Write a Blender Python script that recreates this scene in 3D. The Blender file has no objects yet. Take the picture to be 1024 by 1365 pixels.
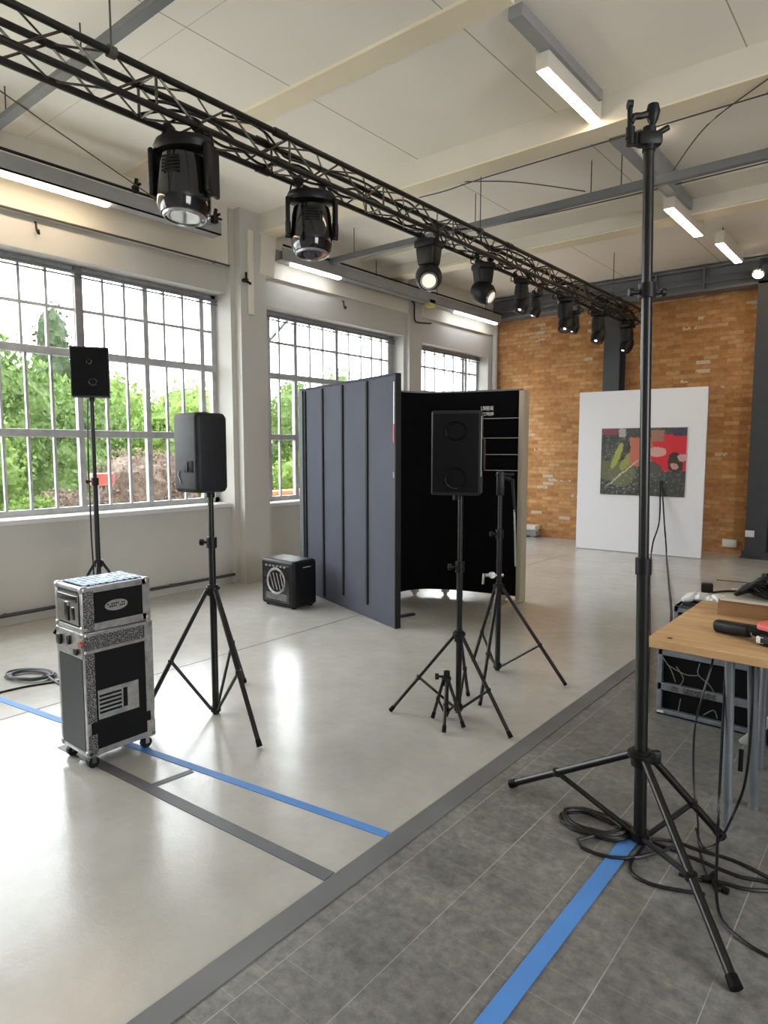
import bpy, bmesh, random
from math import *
from mathutils import Vector, Matrix, Euler

SC = bpy.context.scene
COL = SC.collection
R = radians

# ------------------------------------------------------------ camera
CAM_H = 1.5
PITCH = atan(84.5 / 880); YAW = R(39.28); FPX = 880.0
cam_d = bpy.data.cameras.new('camera'); cam = bpy.data.objects.new('camera', cam_d); COL.objects.link(cam)
cam_d.sensor_fit = 'HORIZONTAL'; cam_d.sensor_width = 36; cam_d.lens = 36 * FPX / 1024
cam_d.clip_end = 300; cam_d.clip_start = 0.05
cam.location = (0, 0, CAM_H); cam.rotation_euler = (R(90) - PITCH, 0, YAW)
SC.camera = cam
_fw = Vector((-sin(YAW)*cos(PITCH), cos(YAW)*cos(PITCH), -sin(PITCH)))
_rt = Vector((cos(YAW), sin(YAW), 0)); _up = _rt.cross(_fw)

def P(px, py, x=None, y=None, z=None):
    """point of the room seen at a photo position, on a floor, wall or shelf plane"""
    d = _fw + _rt*((px-512)/FPX) + _up*(-(py-682.5)/FPX)
    t = (z-CAM_H)/d.z if z is not None else (x/d.x if x is not None else y/d.y)
    return Vector((d.x*t, d.y*t, CAM_H + d.z*t))

# ------------------------------------------------------------ materials
def new_mat(name):
    m = bpy.data.materials.new(name); m.use_nodes = True
    n = m.node_tree.nodes; l = m.node_tree.links
    return m, n, l, n['Principled BSDF']

def mat(name, col, rough=.5, metal=0, spec=.5, var=.0, vscale=8, bump=0, bscale=60, emit=None, es=0, coat=0):
    m, n, l, b = new_mat(name)
    b.inputs['Base Color'].default_value = (*col, 1)
    b.inputs['Roughness'].default_value = rough
    b.inputs['Metallic'].default_value = metal
    b.inputs['Specular IOR Level'].default_value = spec
    b.inputs['Coat Weight'].default_value = coat
    tc = n.new('ShaderNodeTexCoord')
    if var > 0:
        no = n.new('ShaderNodeTexNoise'); no.inputs['Scale'].default_value = vscale; no.inputs['Detail'].default_value = 5
        l.new(tc.outputs['Object'], no.inputs['Vector'])
        r = n.new('ShaderNodeValToRGB'); r.color_ramp.elements[0].position = .3; r.color_ramp.elements[1].position = .7
        r.color_ramp.elements[0].color = (*[c*(1-var) for c in col], 1)
        r.color_ramp.elements[1].color = (*[min(1, c*(1+var)) for c in col], 1)
        l.new(no.outputs['Fac'], r.inputs['Fac']); l.new(r.outputs['Color'], b.inputs['Base Color'])
    if bump > 0:
        no2 = n.new('ShaderNodeTexNoise'); no2.inputs['Scale'].default_value = bscale; no2.inputs['Detail'].default_value = 4
        l.new(tc.outputs['Object'], no2.inputs['Vector'])
        bp = n.new('ShaderNodeBump'); bp.inputs['Strength'].default_value = bump; bp.inputs['Distance'].default_value = .01
        l.new(no2.outputs['Fac'], bp.inputs['Height']); l.new(bp.outputs['Normal'], b.inputs['Normal'])
    if emit:
        b.inputs['Emission Color'].default_value = (*emit, 1); b.inputs['Emission Strength'].default_value = es
    return m

def mathn(n, l, op, a, b=None, c=None):
    k = n.new('ShaderNodeMath'); k.operation = op
    for i, v in enumerate((a, b, c)):
        if v is None: continue
        if isinstance(v, (int, float)): k.inputs[i].default_value = v
        else: l.new(v, k.inputs[i])
    return k.outputs[0]

def ramp(n, l, fac, stops):
    r = n.new('ShaderNodeValToRGB')
    while len(r.color_ramp.elements) < len(stops): r.color_ramp.elements.new(.5)
    for e, (p, c) in zip(r.color_ramp.elements, stops):
        e.position = p; e.color = (*c, 1)
    l.new(fac, r.inputs['Fac']); return r.outputs['Color']

def mixc(n, l, fac, a, b, mode='MIX'):
    k = n.new('ShaderNodeMix'); k.data_type = 'RGBA'; k.blend_type = mode
    for i, v in ((0, fac), (6, a), (7, b)):
        if isinstance(v, (int, float)): k.inputs[i].default_value = v
        elif isinstance(v, tuple): k.inputs[i].default_value = (*v, 1)
        else: l.new(v, k.inputs[i])
    return k.outputs[2]

def noise(n, l, vec, scale, detail=5, rough=.5):
    k = n.new('ShaderNodeTexNoise'); k.inputs['Scale'].default_value = scale
    k.inputs['Detail'].default_value = detail; k.inputs['Roughness'].default_value = rough
    l.new(vec, k.inputs['Vector']); return k.outputs['Fac']

def concrete_mat():
    m, n, l, b = new_mat('polished_concrete')
    tc = n.new('ShaderNodeTexCoord').outputs['Object']
    n1 = noise(n, l, tc, .9, 6, .6); n2 = noise(n, l, tc, 7, 8, .65); n3 = noise(n, l, tc, 90, 3)
    c1 = ramp(n, l, n1, [(.3, (.40, .388, .362)), (.7, (.52, .508, .48))])
    c2 = ramp(n, l, n2, [(.3, (.78, .77, .76)), (.75, (1, 1, 1))])
    c = mixc(n, l, .55, c1, c2, 'MULTIPLY')
    l.new(c, b.inputs['Base Color'])
    rr = ramp(n, l, n2, [(.2, (.13,)*3), (.85, (.25,)*3)])
    l.new(rr, b.inputs['Roughness'])
    bp = n.new('ShaderNodeBump'); bp.inputs['Strength'].default_value = .12; bp.inputs['Distance'].default_value = .01
    l.new(mathn(n, l, 'ADD', n2, mathn(n, l, 'MULTIPLY', n3, .25)), bp.inputs['Height']); l.new(bp.outputs['Normal'], b.inputs['Normal'])
    b.inputs['Specular IOR Level'].default_value = .5
    return m

def tile_mat():
    m, n, l, b = new_mat('grey_vinyl_tile')
    tc = n.new('ShaderNodeTexCoord').outputs['Object']
    sp = n.new('ShaderNodeSeparateXYZ'); l.new(tc, sp.inputs[0])
    cb = n.new('ShaderNodeCombineXYZ'); l.new(sp.outputs['Y'], cb.inputs['X']); l.new(mathn(n, l, 'ADD', sp.outputs['X'], .875), cb.inputs['Y'])
    br = n.new('ShaderNodeTexBrick'); l.new(cb.outputs[0], br.inputs['Vector'])
    br.inputs['Scale'].default_value = 1; br.inputs['Mortar Size'].default_value = .0012; br.inputs['Mortar Smooth'].default_value = .1
    br.inputs['Brick Width'].default_value = .115; br.inputs['Row Height'].default_value = .25
    br.offset = .37; br.inputs['Bias'].default_value = 0
    br.inputs['Color1'].default_value = (.0, .0, .0, 1); br.inputs['Color2'].default_value = (1, 1, 1, 1); br.inputs['Mortar'].default_value = (.5, .5, .5, 1)
    n1 = noise(n, l, tc, 3, 8, .7); n2 = noise(n, l, tc, 24, 6, .7)
    c1 = ramp(n, l, n1, [(.32, (.12, .119, .116)), (.68, (.215, .213, .206))])
    c2 = ramp(n, l, n2, [(.33, (.62, .62, .61)), (.5, (.95, .95, .93)), (.72, (1.35, 1.33, 1.28))])
    c = mixc(n, l, .8, c1, c2, 'MULTIPLY')
    tone = ramp(n, l, br.outputs['Color'], [(0, (.9, .9, .9)), (1, (1.06, 1.06, 1.06))])
    c = mixc(n, l, 1.0, c, tone, 'MULTIPLY')
    # worn joints: they show only where the joint is open
    n3 = noise(n, l, tc, 1.6, 3)
    wear = ramp(n, l, n3, [(.42, (0, 0, 0)), (.66, (.42,)*3)])
    c = mixc(n, l, mathn(n, l, 'MULTIPLY', br.outputs['Fac'], wear), c, (.42, .42, .40))
    # long joints every quarter metre
    fr = mathn(n, l, 'FRACT', mathn(n, l, 'MULTIPLY', mathn(n, l, 'ADD', sp.outputs['X'], .875 + 5), 4.0))
    ln = mathn(n, l, 'LESS_THAN', mathn(n, l, 'ABSOLUTE', mathn(n, l, 'SUBTRACT', fr, .5)), .0075)
    # shift so that the joint is at the row edge
    fr2 = mathn(n, l, 'FRACT', mathn(n, l, 'ADD', fr, .5))
    ln = mathn(n, l, 'LESS_THAN', mathn(n, l, 'ABSOLUTE', mathn(n, l, 'SUBTRACT', fr2, .5)), .0065)
    wear2 = ramp(n, l, noise(n, l, tc, 2.3, 3), [(.35, (.08,)*3), (.6, (.6,)*3)])
    c = mixc(n, l, mathn(n, l, 'MULTIPLY', ln, wear2), c, (.5, .5, .48))
    l.new(c, b.inputs['Base Color'])
    l.new(ramp(n, l, n2, [(.3, (.42,)*3), (.7, (.6,)*3)]), b.inputs['Roughness'])
    bp = n.new('ShaderNodeBump'); bp.inputs['Strength'].default_value = .15; bp.inputs['Distance'].default_value = .005
    l.new(n2, bp.inputs['Height']); l.new(bp.outputs['Normal'], b.inputs['Normal'])
    return m

def brick_mat():
    m, n, l, b = new_mat('old_brick')
    tc = n.new('ShaderNodeTexCoord').outputs['Object']
    sp = n.new('ShaderNodeSeparateXYZ'); l.new(tc, sp.inputs[0])
    cb = n.new('ShaderNodeCombineXYZ'); l.new(sp.outputs['X'], cb.inputs['X']); l.new(sp.outputs['Z'], cb.inputs['Y'])
    def br(c1, c2, mo, seed=0):
        k = n.new('ShaderNodeTexBrick'); 
        ad = n.new('ShaderNodeVectorMath'); ad.operation = 'ADD'; l.new(cb.outputs[0], ad.inputs[0]); ad.inputs[1].default_value = (seed*.205*2, seed*.063*4, 0)
        l.new(ad.outputs[0], k.inputs['Vector'])
        k.inputs['Scale'].default_value = 1; k.inputs['Mortar Size'].default_value = .006; k.inputs['Mortar Smooth'].default_value = .3
        k.inputs['Brick Width'].default_value = .205; k.inputs['Row Height'].default_value = .063
        k.inputs['Color1'].default_value = (*c1, 1); k.inputs['Color2'].default_value = (*c2, 1); k.inputs['Mortar'].default_value = (*mo, 1)
        return k
    k1 = br((0, 0, 0), (1, 1, 1), (.5, .5, .5))
    k2 = br((0, 0, 0), (1, 1, 1), (0, 0, 0), 3)
    base = ramp(n, l, k1.outputs['Color'], [(0, (.44, .20, .070)), (.35, (.54, .265, .095)), (.7, (.60, .315, .125)), (1, (.66, .40, .19))])
    nz = noise(n, l, tc, 14, 6, .7); nb = noise(n, l, tc, .8, 3)
    base = mixc(n, l, .7, base, ramp(n, l, nz, [(.3, (.62, .6, .58)), (.7, (1.15, 1.12, 1.08))]), 'MULTIPLY')
    base = mixc(n, l, .6, base, ramp(n, l, nb, [(.35, (.75, .72, .68)), (.65, (1.1, 1.1, 1.1))]), 'MULTIPLY')
    pale = mathn(n, l, 'GREATER_THAN', k2.outputs['Color'], .945)
    patch = mathn(n, l, 'GREATER_THAN', noise(n, l, tc, 1.3, 4, .6), .5)
    smear = mathn(n, l, 'GREATER_THAN', noise(n, l, tc, 9, 4, .6), .42)
    pf = mathn(n, l, 'MULTIPLY', mathn(n, l, 'MULTIPLY', pale, patch), smear)
    base = mixc(n, l, mathn(n, l, 'MULTIPLY', pf, .85), base, (.62, .52, .40))
    mort = ramp(n, l, nz, [(.3, (.25, .15, .08)), (.7, (.42, .28, .16))])
    base = mixc(n, l, mathn(n, l, 'MULTIPLY', k1.outputs['Fac'], .6), base, mort)
    l.new(base, b.inputs['Base Color']); b.inputs['Roughness'].default_value = .9
    bp = n.new('ShaderNodeBump'); bp.inputs['Strength'].default_value = .5; bp.inputs['Distance'].default_value = .012
    l.new(mathn(n, l, 'SUBTRACT', mathn(n, l, 'MULTIPLY', nz, .5), k1.outputs['Fac']), bp.inputs['Height']); l.new(bp.outputs['Normal'], b.inputs['Normal'])
    return m

def ceiling_mat():
    m, n, l, b = new_mat('ceiling_panels')
    tc = n.new('ShaderNodeTexCoord').outputs['Object']
    sp = n.new('ShaderNodeSeparateXYZ'); l.new(tc, sp.inputs[0])
    def joint(sock, off, pitch, w):
        f = mathn(n, l, 'FRACT', mathn(n, l, 'DIVIDE', mathn(n, l, 'ADD', sock, off), pitch))
        return mathn(n, l, 'LESS_THAN', mathn(n, l, 'ABSOLUTE', mathn(n, l, 'SUBTRACT', f, .5)), w/pitch)
    j1 = joint(sp.outputs['X'], 1.04 + 1.3*8.5, 1.3, .004)
    j2 = joint(sp.outputs['Y'], -2.55 + 2.4*5.5, 2.4, .003)
    j = mathn(n, l, 'MAXIMUM', mathn(n, l, 'MULTIPLY', j1, .75), mathn(n, l, 'MULTIPLY', j2, .35))
    base = ramp(n, l, noise(n, l, tc, .7, 4), [(.3, (.87, .82, .73)), (.7, (.92, .87, .78))])
    c = mixc(n, l, j, base, (.22, .19, .15))
    l.new(c, b.inputs['Base Color']); b.inputs['Roughness'].default_value = .75
    return m

def wood_mat(name, c1, c2, rough=.45):
    m, n, l, b = new_mat(name)
    tc = n.new('ShaderNodeTexCoord').outputs['Object']
    mp = n.new('ShaderNodeMapping'); mp.inputs['Scale'].default_value = (2.0, 22, 8); l.new(tc, mp.inputs[0])
    c = ramp(n, l, noise(n, l, mp.outputs[0], 1.4, 7, .6), [(.3, c1), (.7, c2)])
    l.new(c, b.inputs['Base Color']); b.inputs['Roughness'].default_value = rough
    return m

def grille_mat(name, c1, c2, scale):
    m, n, l, b = new_mat(name)
    tc = n.new('ShaderNodeTexCoord').outputs['Object']
    v = n.new('ShaderNodeTexVoronoi'); v.inputs['Scale'].default_value = scale; v.inputs['Randomness'].default_value = 0
    l.new(tc, v.inputs['Vector'])
    l.new(ramp(n, l, v.outputs['Distance'], [(.3, c1), (.42, c2)]), b.inputs['Base Color'])
    b.inputs['Roughness'].default_value = .5; b.inputs['Metallic'].default_value = .3
    return m

def hammered_mat():
    m, n, l, b = new_mat('hammered_metal')
    tc = n.new('ShaderNodeTexCoord').outputs['Object']
    v = n.new('ShaderNodeTexVoronoi'); v.inputs['Scale'].default_value = 130; v.feature = 'DISTANCE_TO_EDGE'
    l.new(tc, v.inputs['Vector'])
    l.new(ramp(n, l, v.outputs['Distance'], [(.05, (.38, .38, .37)), (.13, (.02, .02, .02))]), b.inputs['Base Color'])
    b.inputs['Roughness'].default_value = .35; b.inputs['Metallic'].default_value = .7
    return m

def leaf_mat(name, c1, c2, c3):
    m, n, l, b = new_mat(name)
    tc = n.new('ShaderNodeTexCoord').outputs['Object']
    c = ramp(n, l, noise(n, l, tc, 9, 8, .85), [(.36, c1), (.5, c2), (.62, c3)])
    l.new(c, b.inputs['Base Color']); b.inputs['Roughness'].default_value = .7
    tr = n.new('ShaderNodeBsdfTranslucent'); l.new(c, tr.inputs['Color'])
    mx = n.new('ShaderNodeMixShader'); mx.inputs[0].default_value = .35
    l.new(b.outputs[0], mx.inputs[1]); l.new(tr.outputs[0], mx.inputs[2]); l.new(mx.outputs[0], n['Material Output'].inputs['Surface'])
    return m

def glass_mat():
    m, n, l, b = new_mat('window_glass'); n.remove(b)
    t = n.new('ShaderNodeBsdfTransparent'); t.inputs[0].default_value = (.97, .985, .98, 1)
    g = n.new('ShaderNodeBsdfGlossy'); g.inputs['Roughness'].default_value = .02
    f = n.new('ShaderNodeLayerWeight'); f.inputs['Blend'].default_value = .5
    fac = mathn(n, l, 'MULTIPLY_ADD', mathn(n, l, 'POWER', f.outputs['Facing'], 4), .35, .03)
    mx = n.new('ShaderNodeMixShader'); l.new(fac, mx.inputs[0]); l.new(t.outputs[0], mx.inputs[1]); l.new(g.outputs[0], mx.inputs[2])
    l.new(mx.outputs[0], n['Material Output'].inputs['Surface'])
    return m

M = {
 'concrete': concrete_mat(), 'tile': tile_mat(), 'brick': brick_mat(), 'ceiling': ceiling_mat(), 'glass': glass_mat(),
 'wall': mat('white_painted_plaster', (.53, .515, .48), .75, var=.04, vscale=1.5, bump=.05, bscale=30),
 'cream': mat('cream_paint', (.84, .74, .55), .6, var=.03, vscale=2),
 'soffit': mat('warm_white_paint', (.72, .675, .585), .65, var=.03, vscale=2),
 'frame': mat('grey_window_steel', (.42, .43, .45), .45, metal=.2, var=.15, vscale=12),
 'frame_dark': mat('dark_window_steel', (.20, .20, .21), .45, metal=.2, var=.1, vscale=12),
 'sill': mat('sill_paint', (.62, .62, .62), .5),
 'steel_grey': mat('grey_painted_steel', (.17, .175, .185), .5, var=.08, vscale=5),
 'steel_mid': mat('mid_grey_painted_steel', (.30, .30, .30), .45, var=.08, vscale=5),
 'steel_dark': mat('charcoal_painted_steel', (.045, .05, .058), .5, var=.1, vscale=4),
 'black': mat('black_plastic', (.006, .006, .0065), .45, spec=.3, var=.2, vscale=20),
 'black_matte': mat('black_matte_paint', (.005, .005, .006), .6, spec=.12, var=.15, vscale=20),
 'black_gloss': mat('black_gloss_plastic', (.006, .006, .008), .12, coat=.4),
 'black_metal': mat('black_coated_metal', (.006, .006, .006), .32, metal=.0, spec=.45, var=.2, vscale=30),
 'truss': mat('black_truss_tube', (.03, .027, .024), .35, metal=.6, var=.2, vscale=20),
 'lattice': mat('worn_truss_lattice', (.10, .09, .075), .35, metal=.7, var=.5, vscale=30),
 'speaker_skin': mat('speaker_cabinet_paint', (.008, .009, .012), .5, spec=.35, bump=.2, bscale=300),
 'chrome': mat('chrome', (.6, .6, .6), .18, metal=1),
 'alu': mat('scuffed_aluminium', (.42, .42, .42), .38, metal=.85, var=.25, vscale=25),
 'alu_blue': mat('blue_grey_aluminium', (.28, .31, .36), .4, metal=.6, var=.15, vscale=20),
 'case_black': mat('black_laminate', (.003, .003, .0035), .55, spec=.2),
 'case_grille': grille_mat('case_grille', (.008, .008, .010), (.045, .05, .056), 140),
 'hammered': hammered_mat(),
 'tube_grey': mat('grey_table_tube', (.22, .235, .26), .35, metal=.5, var=.1, vscale=10),
 'navy': mat('dark_blue_grey_felt', (.062, .066, .092), .75, var=.08, vscale=3, bump=.15, bscale=200),
 'navy_groove': mat('black_groove_strip', (.006, .006, .009), .7),
 'booth': mat('black_felt', (.003, .003, .004), .9, spec=.1, bump=.1, bscale=200),
 'beige': mat('beige_edge_trim', (.42, .37, .28), .45),
 'pale_line': mat('pale_edge_strip', (.45, .45, .42), .4),
 'board': mat('white_display_board', (.80, .80, .84), .5),
 'blue_tape': mat('blue_masking_tape', (.075, .24, .62), .55, var=.06, vscale=6),
 'grey_tape': mat('grey_floor_tape', (.11, .115, .125), .5, var=.15, vscale=4),
 'strip': mat('grey_threshold_strip', (.13, .135, .14), .5, var=.15, vscale=3),
 'wood': wood_mat('honey_wood', (.46, .27, .12), (.66, .43, .22)),
 'wood_edge': wood_mat('honey_wood_edge', (.38, .20, .08), (.52, .31, .14)),
 'wood_dark': wood_mat('brown_wood', (.24, .13, .06), (.38, .22, .11)),
 'pale_ply': mat('pale_grey_board', (.55, .50, .42), .5, var=.08),
 'red': mat('coral_red_plastic', (.75, .12, .12), .4),
 'pink_red': mat('faded_red_box', (.62, .14, .11), .6),
 'white': mat('white_plastic', (.8, .8, .8), .4),
 'film': mat('white_plastic_film', (.75, .76, .77), .25, bump=.8, bscale=40),
 'cable': mat('black_rubber_cable', (.007, .007, .008), .42, spec=.35),
 'cable_grey': mat('grey_cable', (.08, .09, .11), .45),
 'wire': mat('dark_steel_wire', (.07, .06, .05), .5),
 'tube_light': mat('warm_tube_light', (1, .9, .75), .5, emit=(1.0, .80, .56), es=18),
 'tube_cool': mat('cool_tube_light', (1, 1, 1), .5, emit=(.95, .97, 1.0), es=9),
 'bulb': mat('glowing_bulb', (1, .95, .85), .5, emit=(1.0, .86, .66), es=14),
 'lens': mat('lamp_lens', (.85, .85, .85), .08, emit=(1, .98, .93), es=2.2),
 'lens_off': mat('dark_lens', (.02, .02, .02), .06, spec=.8),
 'lens_glow': mat('pale_lens_glow', (.75, .72, .62), .12, emit=(1, .95, .8), es=.35),  # faint glow painted onto a lens that is not lit
 'streak_blue': mat('blue_white_layer', (.35, .50, .72), .25, var=.5, vscale=12),
 'yellow': mat('yellow_tape', (.70, .62, .22), .6),
 'grass': leaf_mat('grass_blades', (.10, .17, .03), (.17, .25, .05), (.26, .28, .07)),
 'leaf_a': leaf_mat('green_leaves', (.03, .06, .012), (.08, .14, .028), (.17, .24, .06)),
 'leaf_b': leaf_mat('bright_green_leaves', (.045, .09, .015), (.12, .20, .032), (.24, .32, .07)),
 'leaf_c': leaf_mat('brown_pink_leaves', (.06, .038, .028), (.17, .12, .09), (.30, .22, .17)),
 'leaf_d': leaf_mat('dark_leaves', (.015, .028, .01), (.03, .055, .016), (.06, .085, .026)),
 'bark': mat('bark', (.07, .055, .04), .9, var=.3, vscale=20),
 'bounce_ground': mat('pale_bounce_ground', (.55, .53, .48), .9, var=.3, vscale=3),  # unseen ground, coloured pale to bounce daylight up to the ceiling
 'low_brick': mat('orange_low_brick', (.45, .14, .06), .85, var=.2, vscale=9),
}

# ------------------------------------------------------------ mesh helper
class MB:
    def __init__(s): s.bm = bmesh.new()
    def _new(s, before): return [v for v in s.bm.verts if v.index == -1 or v not in before]
    def box(s, c, size, rot=(0, 0, 0), bevel=0, seg=2, taper=None, M4=None):
        mt = M4 if M4 is not None else Matrix.LocRotScale(Vector(c), Euler(rot), None)
        r = bmesh.ops.create_cube(s.bm, size=1)
        vs = r['verts']
        for v in vs:
            v.co = Vector((v.co.x*size[0], v.co.y*size[1], v.co.z*size[2]))
            if taper and v.co.z < 0: v.co.x *= taper[0]; v.co.y *= taper[1]
        if bevel > 0:
            es = list({e for v in vs for e in v.link_edges})
            rb = bmesh.ops.bevel(s.bm, geom=es, offset=bevel, segments=seg, profile=.5, affect='EDGES')
            seen = set(vs) | set(rb['verts'])
            vs = [v for v in seen if v.is_valid]
        for v in vs: v.co = mt @ v.co
        return s
    def b2(s, lo, hi, bevel=0, seg=2):
        c = [(a+b)/2 for a, b in zip(lo, hi)]; return s.box(c, [abs(b-a) for a, b in zip(lo, hi)], bevel=bevel, seg=seg)
    def cyl(s, p0, p1, r, r2=None, seg=14, caps=True):
        p0 = Vector(p0); p1 = Vector(p1); r2 = r if r2 is None else r2
        d = p1-p0; q = d.to_track_quat('Z', 'Y')
        a = []; b_ = []
        for i in range(seg):
            t = 2*pi*i/seg; o = Vector((cos(t), sin(t), 0))
            a.append(s.bm.verts.new(p0 + q @ (o*r))); b_.append(s.bm.verts.new(p1 + q @ (o*r2)))
        for i in range(seg):
            j = (i+1) % seg; s.bm.faces.new((a[i], a[j], b_[j], b_[i]))
        if caps: s.bm.faces.new(a[::-1]); s.bm.faces.new(b_)
        return s
    def tube(s, pts, r, seg=8, closed=False):
        pts = [Vector(p) for p in pts]; n = len(pts); rings = []
        for k, p in enumerate(pts):
            d = (pts[min(k+1, n-1)] - pts[max(k-1, 0)])
            if d.length < 1e-7: d = Vector((0, 0, 1))
            q = d.to_track_quat('Z', 'Y')
            rings.append([s.bm.verts.new(p + q @ Vector((cos(2*pi*i/seg)*r, sin(2*pi*i/seg)*r, 0))) for i in range(seg)])
        for k in range(n-1):
            A, B = rings[k], rings[k+1]
            best = min(range(seg), key=lambda o: (A[0].co-B[o].co).length)
            for i in range(seg):
                j = (i+1) % seg
                s.bm.faces.new((A[i], A[j], B[(j+best) % seg], B[(i+best) % seg]))
        s.bm.faces.new(rings[0][::-1]); s.bm.faces.new(rings[-1])
        return s
    def lathe(s, prof, c=(0, 0, 0), rot=(0, 0, 0), seg=24, sx=1, sy=1, M4=None):
        mt = M4 if M4 is not None else Matrix.LocRotScale(Vector(c), Euler(rot), None)
        rings = []
        for r, z in prof:
            if r < 1e-6: rings.append([s.bm.verts.new(mt @ Vector((0, 0, z)))])
            else: rings.append([s.bm.verts.new(mt @ Vector((cos(2*pi*i/seg)*r*sx, sin(2*pi*i/seg)*r*sy, z))) for i in range(seg)])
        for A, B in zip(rings, rings[1:]):
            for i in range(seg):
                j = (i+1) % seg
                f = [A[i % len(A)], A[j % len(A)], B[j % len(B)], B[i % len(B)]]
                u = []
                for v in f:
                    if v not in u: u.append(v)
                if len(u) > 2: s.bm.faces.new(u)
        return s
    def prism(s, poly, z0, z1):
        a = [s.bm.verts.new((p[0], p[1], z0)) for p in poly]; b_ = [s.bm.verts.new((p[0], p[1], z1)) for p in poly]
        n = len(poly)
        for i in range(n):
            j = (i+1) % n; s.bm.faces.new((a[i], a[j], b_[j], b_[i]))
        s.bm.faces.new(a[::-1]); s.bm.faces.new(b_); return s
    def build(s, name, m, parent=None, smooth=True, label=None):
        bmesh.ops.recalc_face_normals(s.bm, faces=s.bm.faces)
        if parent is not None:
            w = parent_world(parent)
            for v in s.bm.verts: v.co -= w
        me = bpy.data.meshes.new(name); s.bm.to_mesh(me); s.bm.free()
        me.materials.append(M[m] if isinstance(m, str) else m)
        if smooth:
            me.polygons.foreach_set('use_smooth', [True]*len(me.polygons))
            me.set_sharp_from_angle(angle=R(35))
        o = bpy.data.objects.new(name, me); COL.objects.link(o)
        if parent is not None: o.parent = parent
        if label: o['label'] = label
        return o

def parent_world(o):
    w = Vector((0, 0, 0))
    while o is not None: w += o.location; o = o.parent
    return w

def tag(o, label=None, cat=None, group=None, kind=None):
    if label: o['label'] = label
    if cat: o['category'] = cat
    if group: o['group'] = group
    if kind: o['kind'] = kind
    return o
def thing(name, label, cat, loc=(0, 0, 0), group=None, kind=None):
    o = bpy.data.objects.new(name, None); COL.objects.link(o); o.location = loc
    o.empty_display_size = .1
    return tag(o, label, cat, group, kind)
def struct(mb, name, m, label=None, smooth=False):
    o = mb.build(name, m, smooth=smooth); o['kind'] = 'structure'
    if label: o['label'] = label
    return o
def copy_tree(o, parent=None):
    kids = [c for c in COL.objects if c.parent == o]
    c = o.copy(); COL.objects.link(c)
    if parent is not None: c.parent = parent
    for k in kids: copy_tree(k, c)
    return c
def spline(pts, n=8):
    pts = [Vector(p) for p in pts]; out = []
    q = [pts[0]] + pts + [pts[-1]]
    for i in range(1, len(q)-2):
        for k in range(n):
            t = k/n; a, b, c, d = q[i-1], q[i], q[i+1], q[i+2]
            out.append(.5*((2*b) + (c-a)*t + (2*a-5*b+4*c-d)*t*t + (3*b-3*c+d-a)*t**3))
    out.append(pts[-1]); return out

# ============================================================ SETTING
WX = -5.97; GX = -6.20; OX = -6.32; BY = 10.4; CZ = 4.05
X1 = 4.6; Y0 = -2.6
b = MB().b2((OX, Y0-.2, -.2), (-1.48, BY+.3, 0)).b2((-1.48, 5.4, -.2), (X1+.2, BY+.3, 0)); struct(b, 'floor', 'concrete', 'light polished concrete floor')
b = MB().b2((-1.48, Y0-.2, -.2), (X1+.2, 5.4, 0)); struct(b, 'floor_2', 'tile', 'dark grey tiled floor area')
b = MB().b2((-1.53, Y0, 0), (-1.44, 5.44, .003)).b2((-1.44, 5.36, 0), (X1, 5.44, .003)); struct(b, 'trim_1', 'strip', 'grey strip between concrete and tiled floor')
# saw cut joints in the concrete
b = MB().b2((-3.895, 1.0, 0), (-3.887, 4.44, .0008)); b.b2((-3.895, 5.7, 0), (-3.887, 9.3, .0008)); b.b2((-5.9, 6.6, 0), (-4.4, 6.607, .0008))
struct(b, 'trim_2', 'wire', 'thin dark joint in the concrete floor')
b = MB().b2((OX, Y0-.2, CZ), (X1+.2, BY+.3, CZ+.2)); struct(b, 'ceiling', 'ceiling', 'cream panelled ceiling')
# left wall with three openings
O = [(-1.6, 4.60, .90, 3.17), (5.09, 7.75, .86, 3.13), (8.17, 10.15, .86, 3.09)]
b = MB(); prev = Y0-.2
for (a, c, z0, z1) in O:
    b.b2((OX, prev, 0), (WX, a, CZ)); b.b2((OX, a, 0), (WX, c, z0)); b.b2((OX, a, z1), (WX, c, CZ)); prev = c
b.b2((OX, prev, 0), (WX, BY+.2, CZ)); struct(b, 'wall_left', 'wall', 'white plastered wall with the windows')
b = MB().b2((OX, BY, 0), (X1+.2, BY+.3, CZ)); struct(b, 'wall_back', 'brick', 'orange brown brick wall with pale smeared bricks')
# unseen opening added in the right wall for daylight fill; front wall is closed
OR = [(-.6, 2.2)]
b = MB(); prev = Y0
for a, c in OR:
    b.b2((X1, prev, 0), (X1+.2, a, CZ)); b.b2((X1, a, 0), (X1+.2, c, .9)); b.b2((X1, a, 3.4), (X1+.2, c, CZ)); prev = c
b.b2((X1, prev, 0), (X1+.2, BY, CZ)); struct(b, 'wall_right', 'wall')
OF = []
b = MB(); prev = OX
for a, c in OF:
    b.b2((prev, Y0-.2, 0), (a, Y0, CZ)); b.b2((a, Y0-.2, 0), (c, Y0, .9)); b.b2((a, Y0-.2, 3.4), (c, Y0, CZ)); prev = c
b.b2((prev, Y0-.2, 0), (X1+.2, Y0, CZ)); struct(b, 'wall_front', 'wall')
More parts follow.
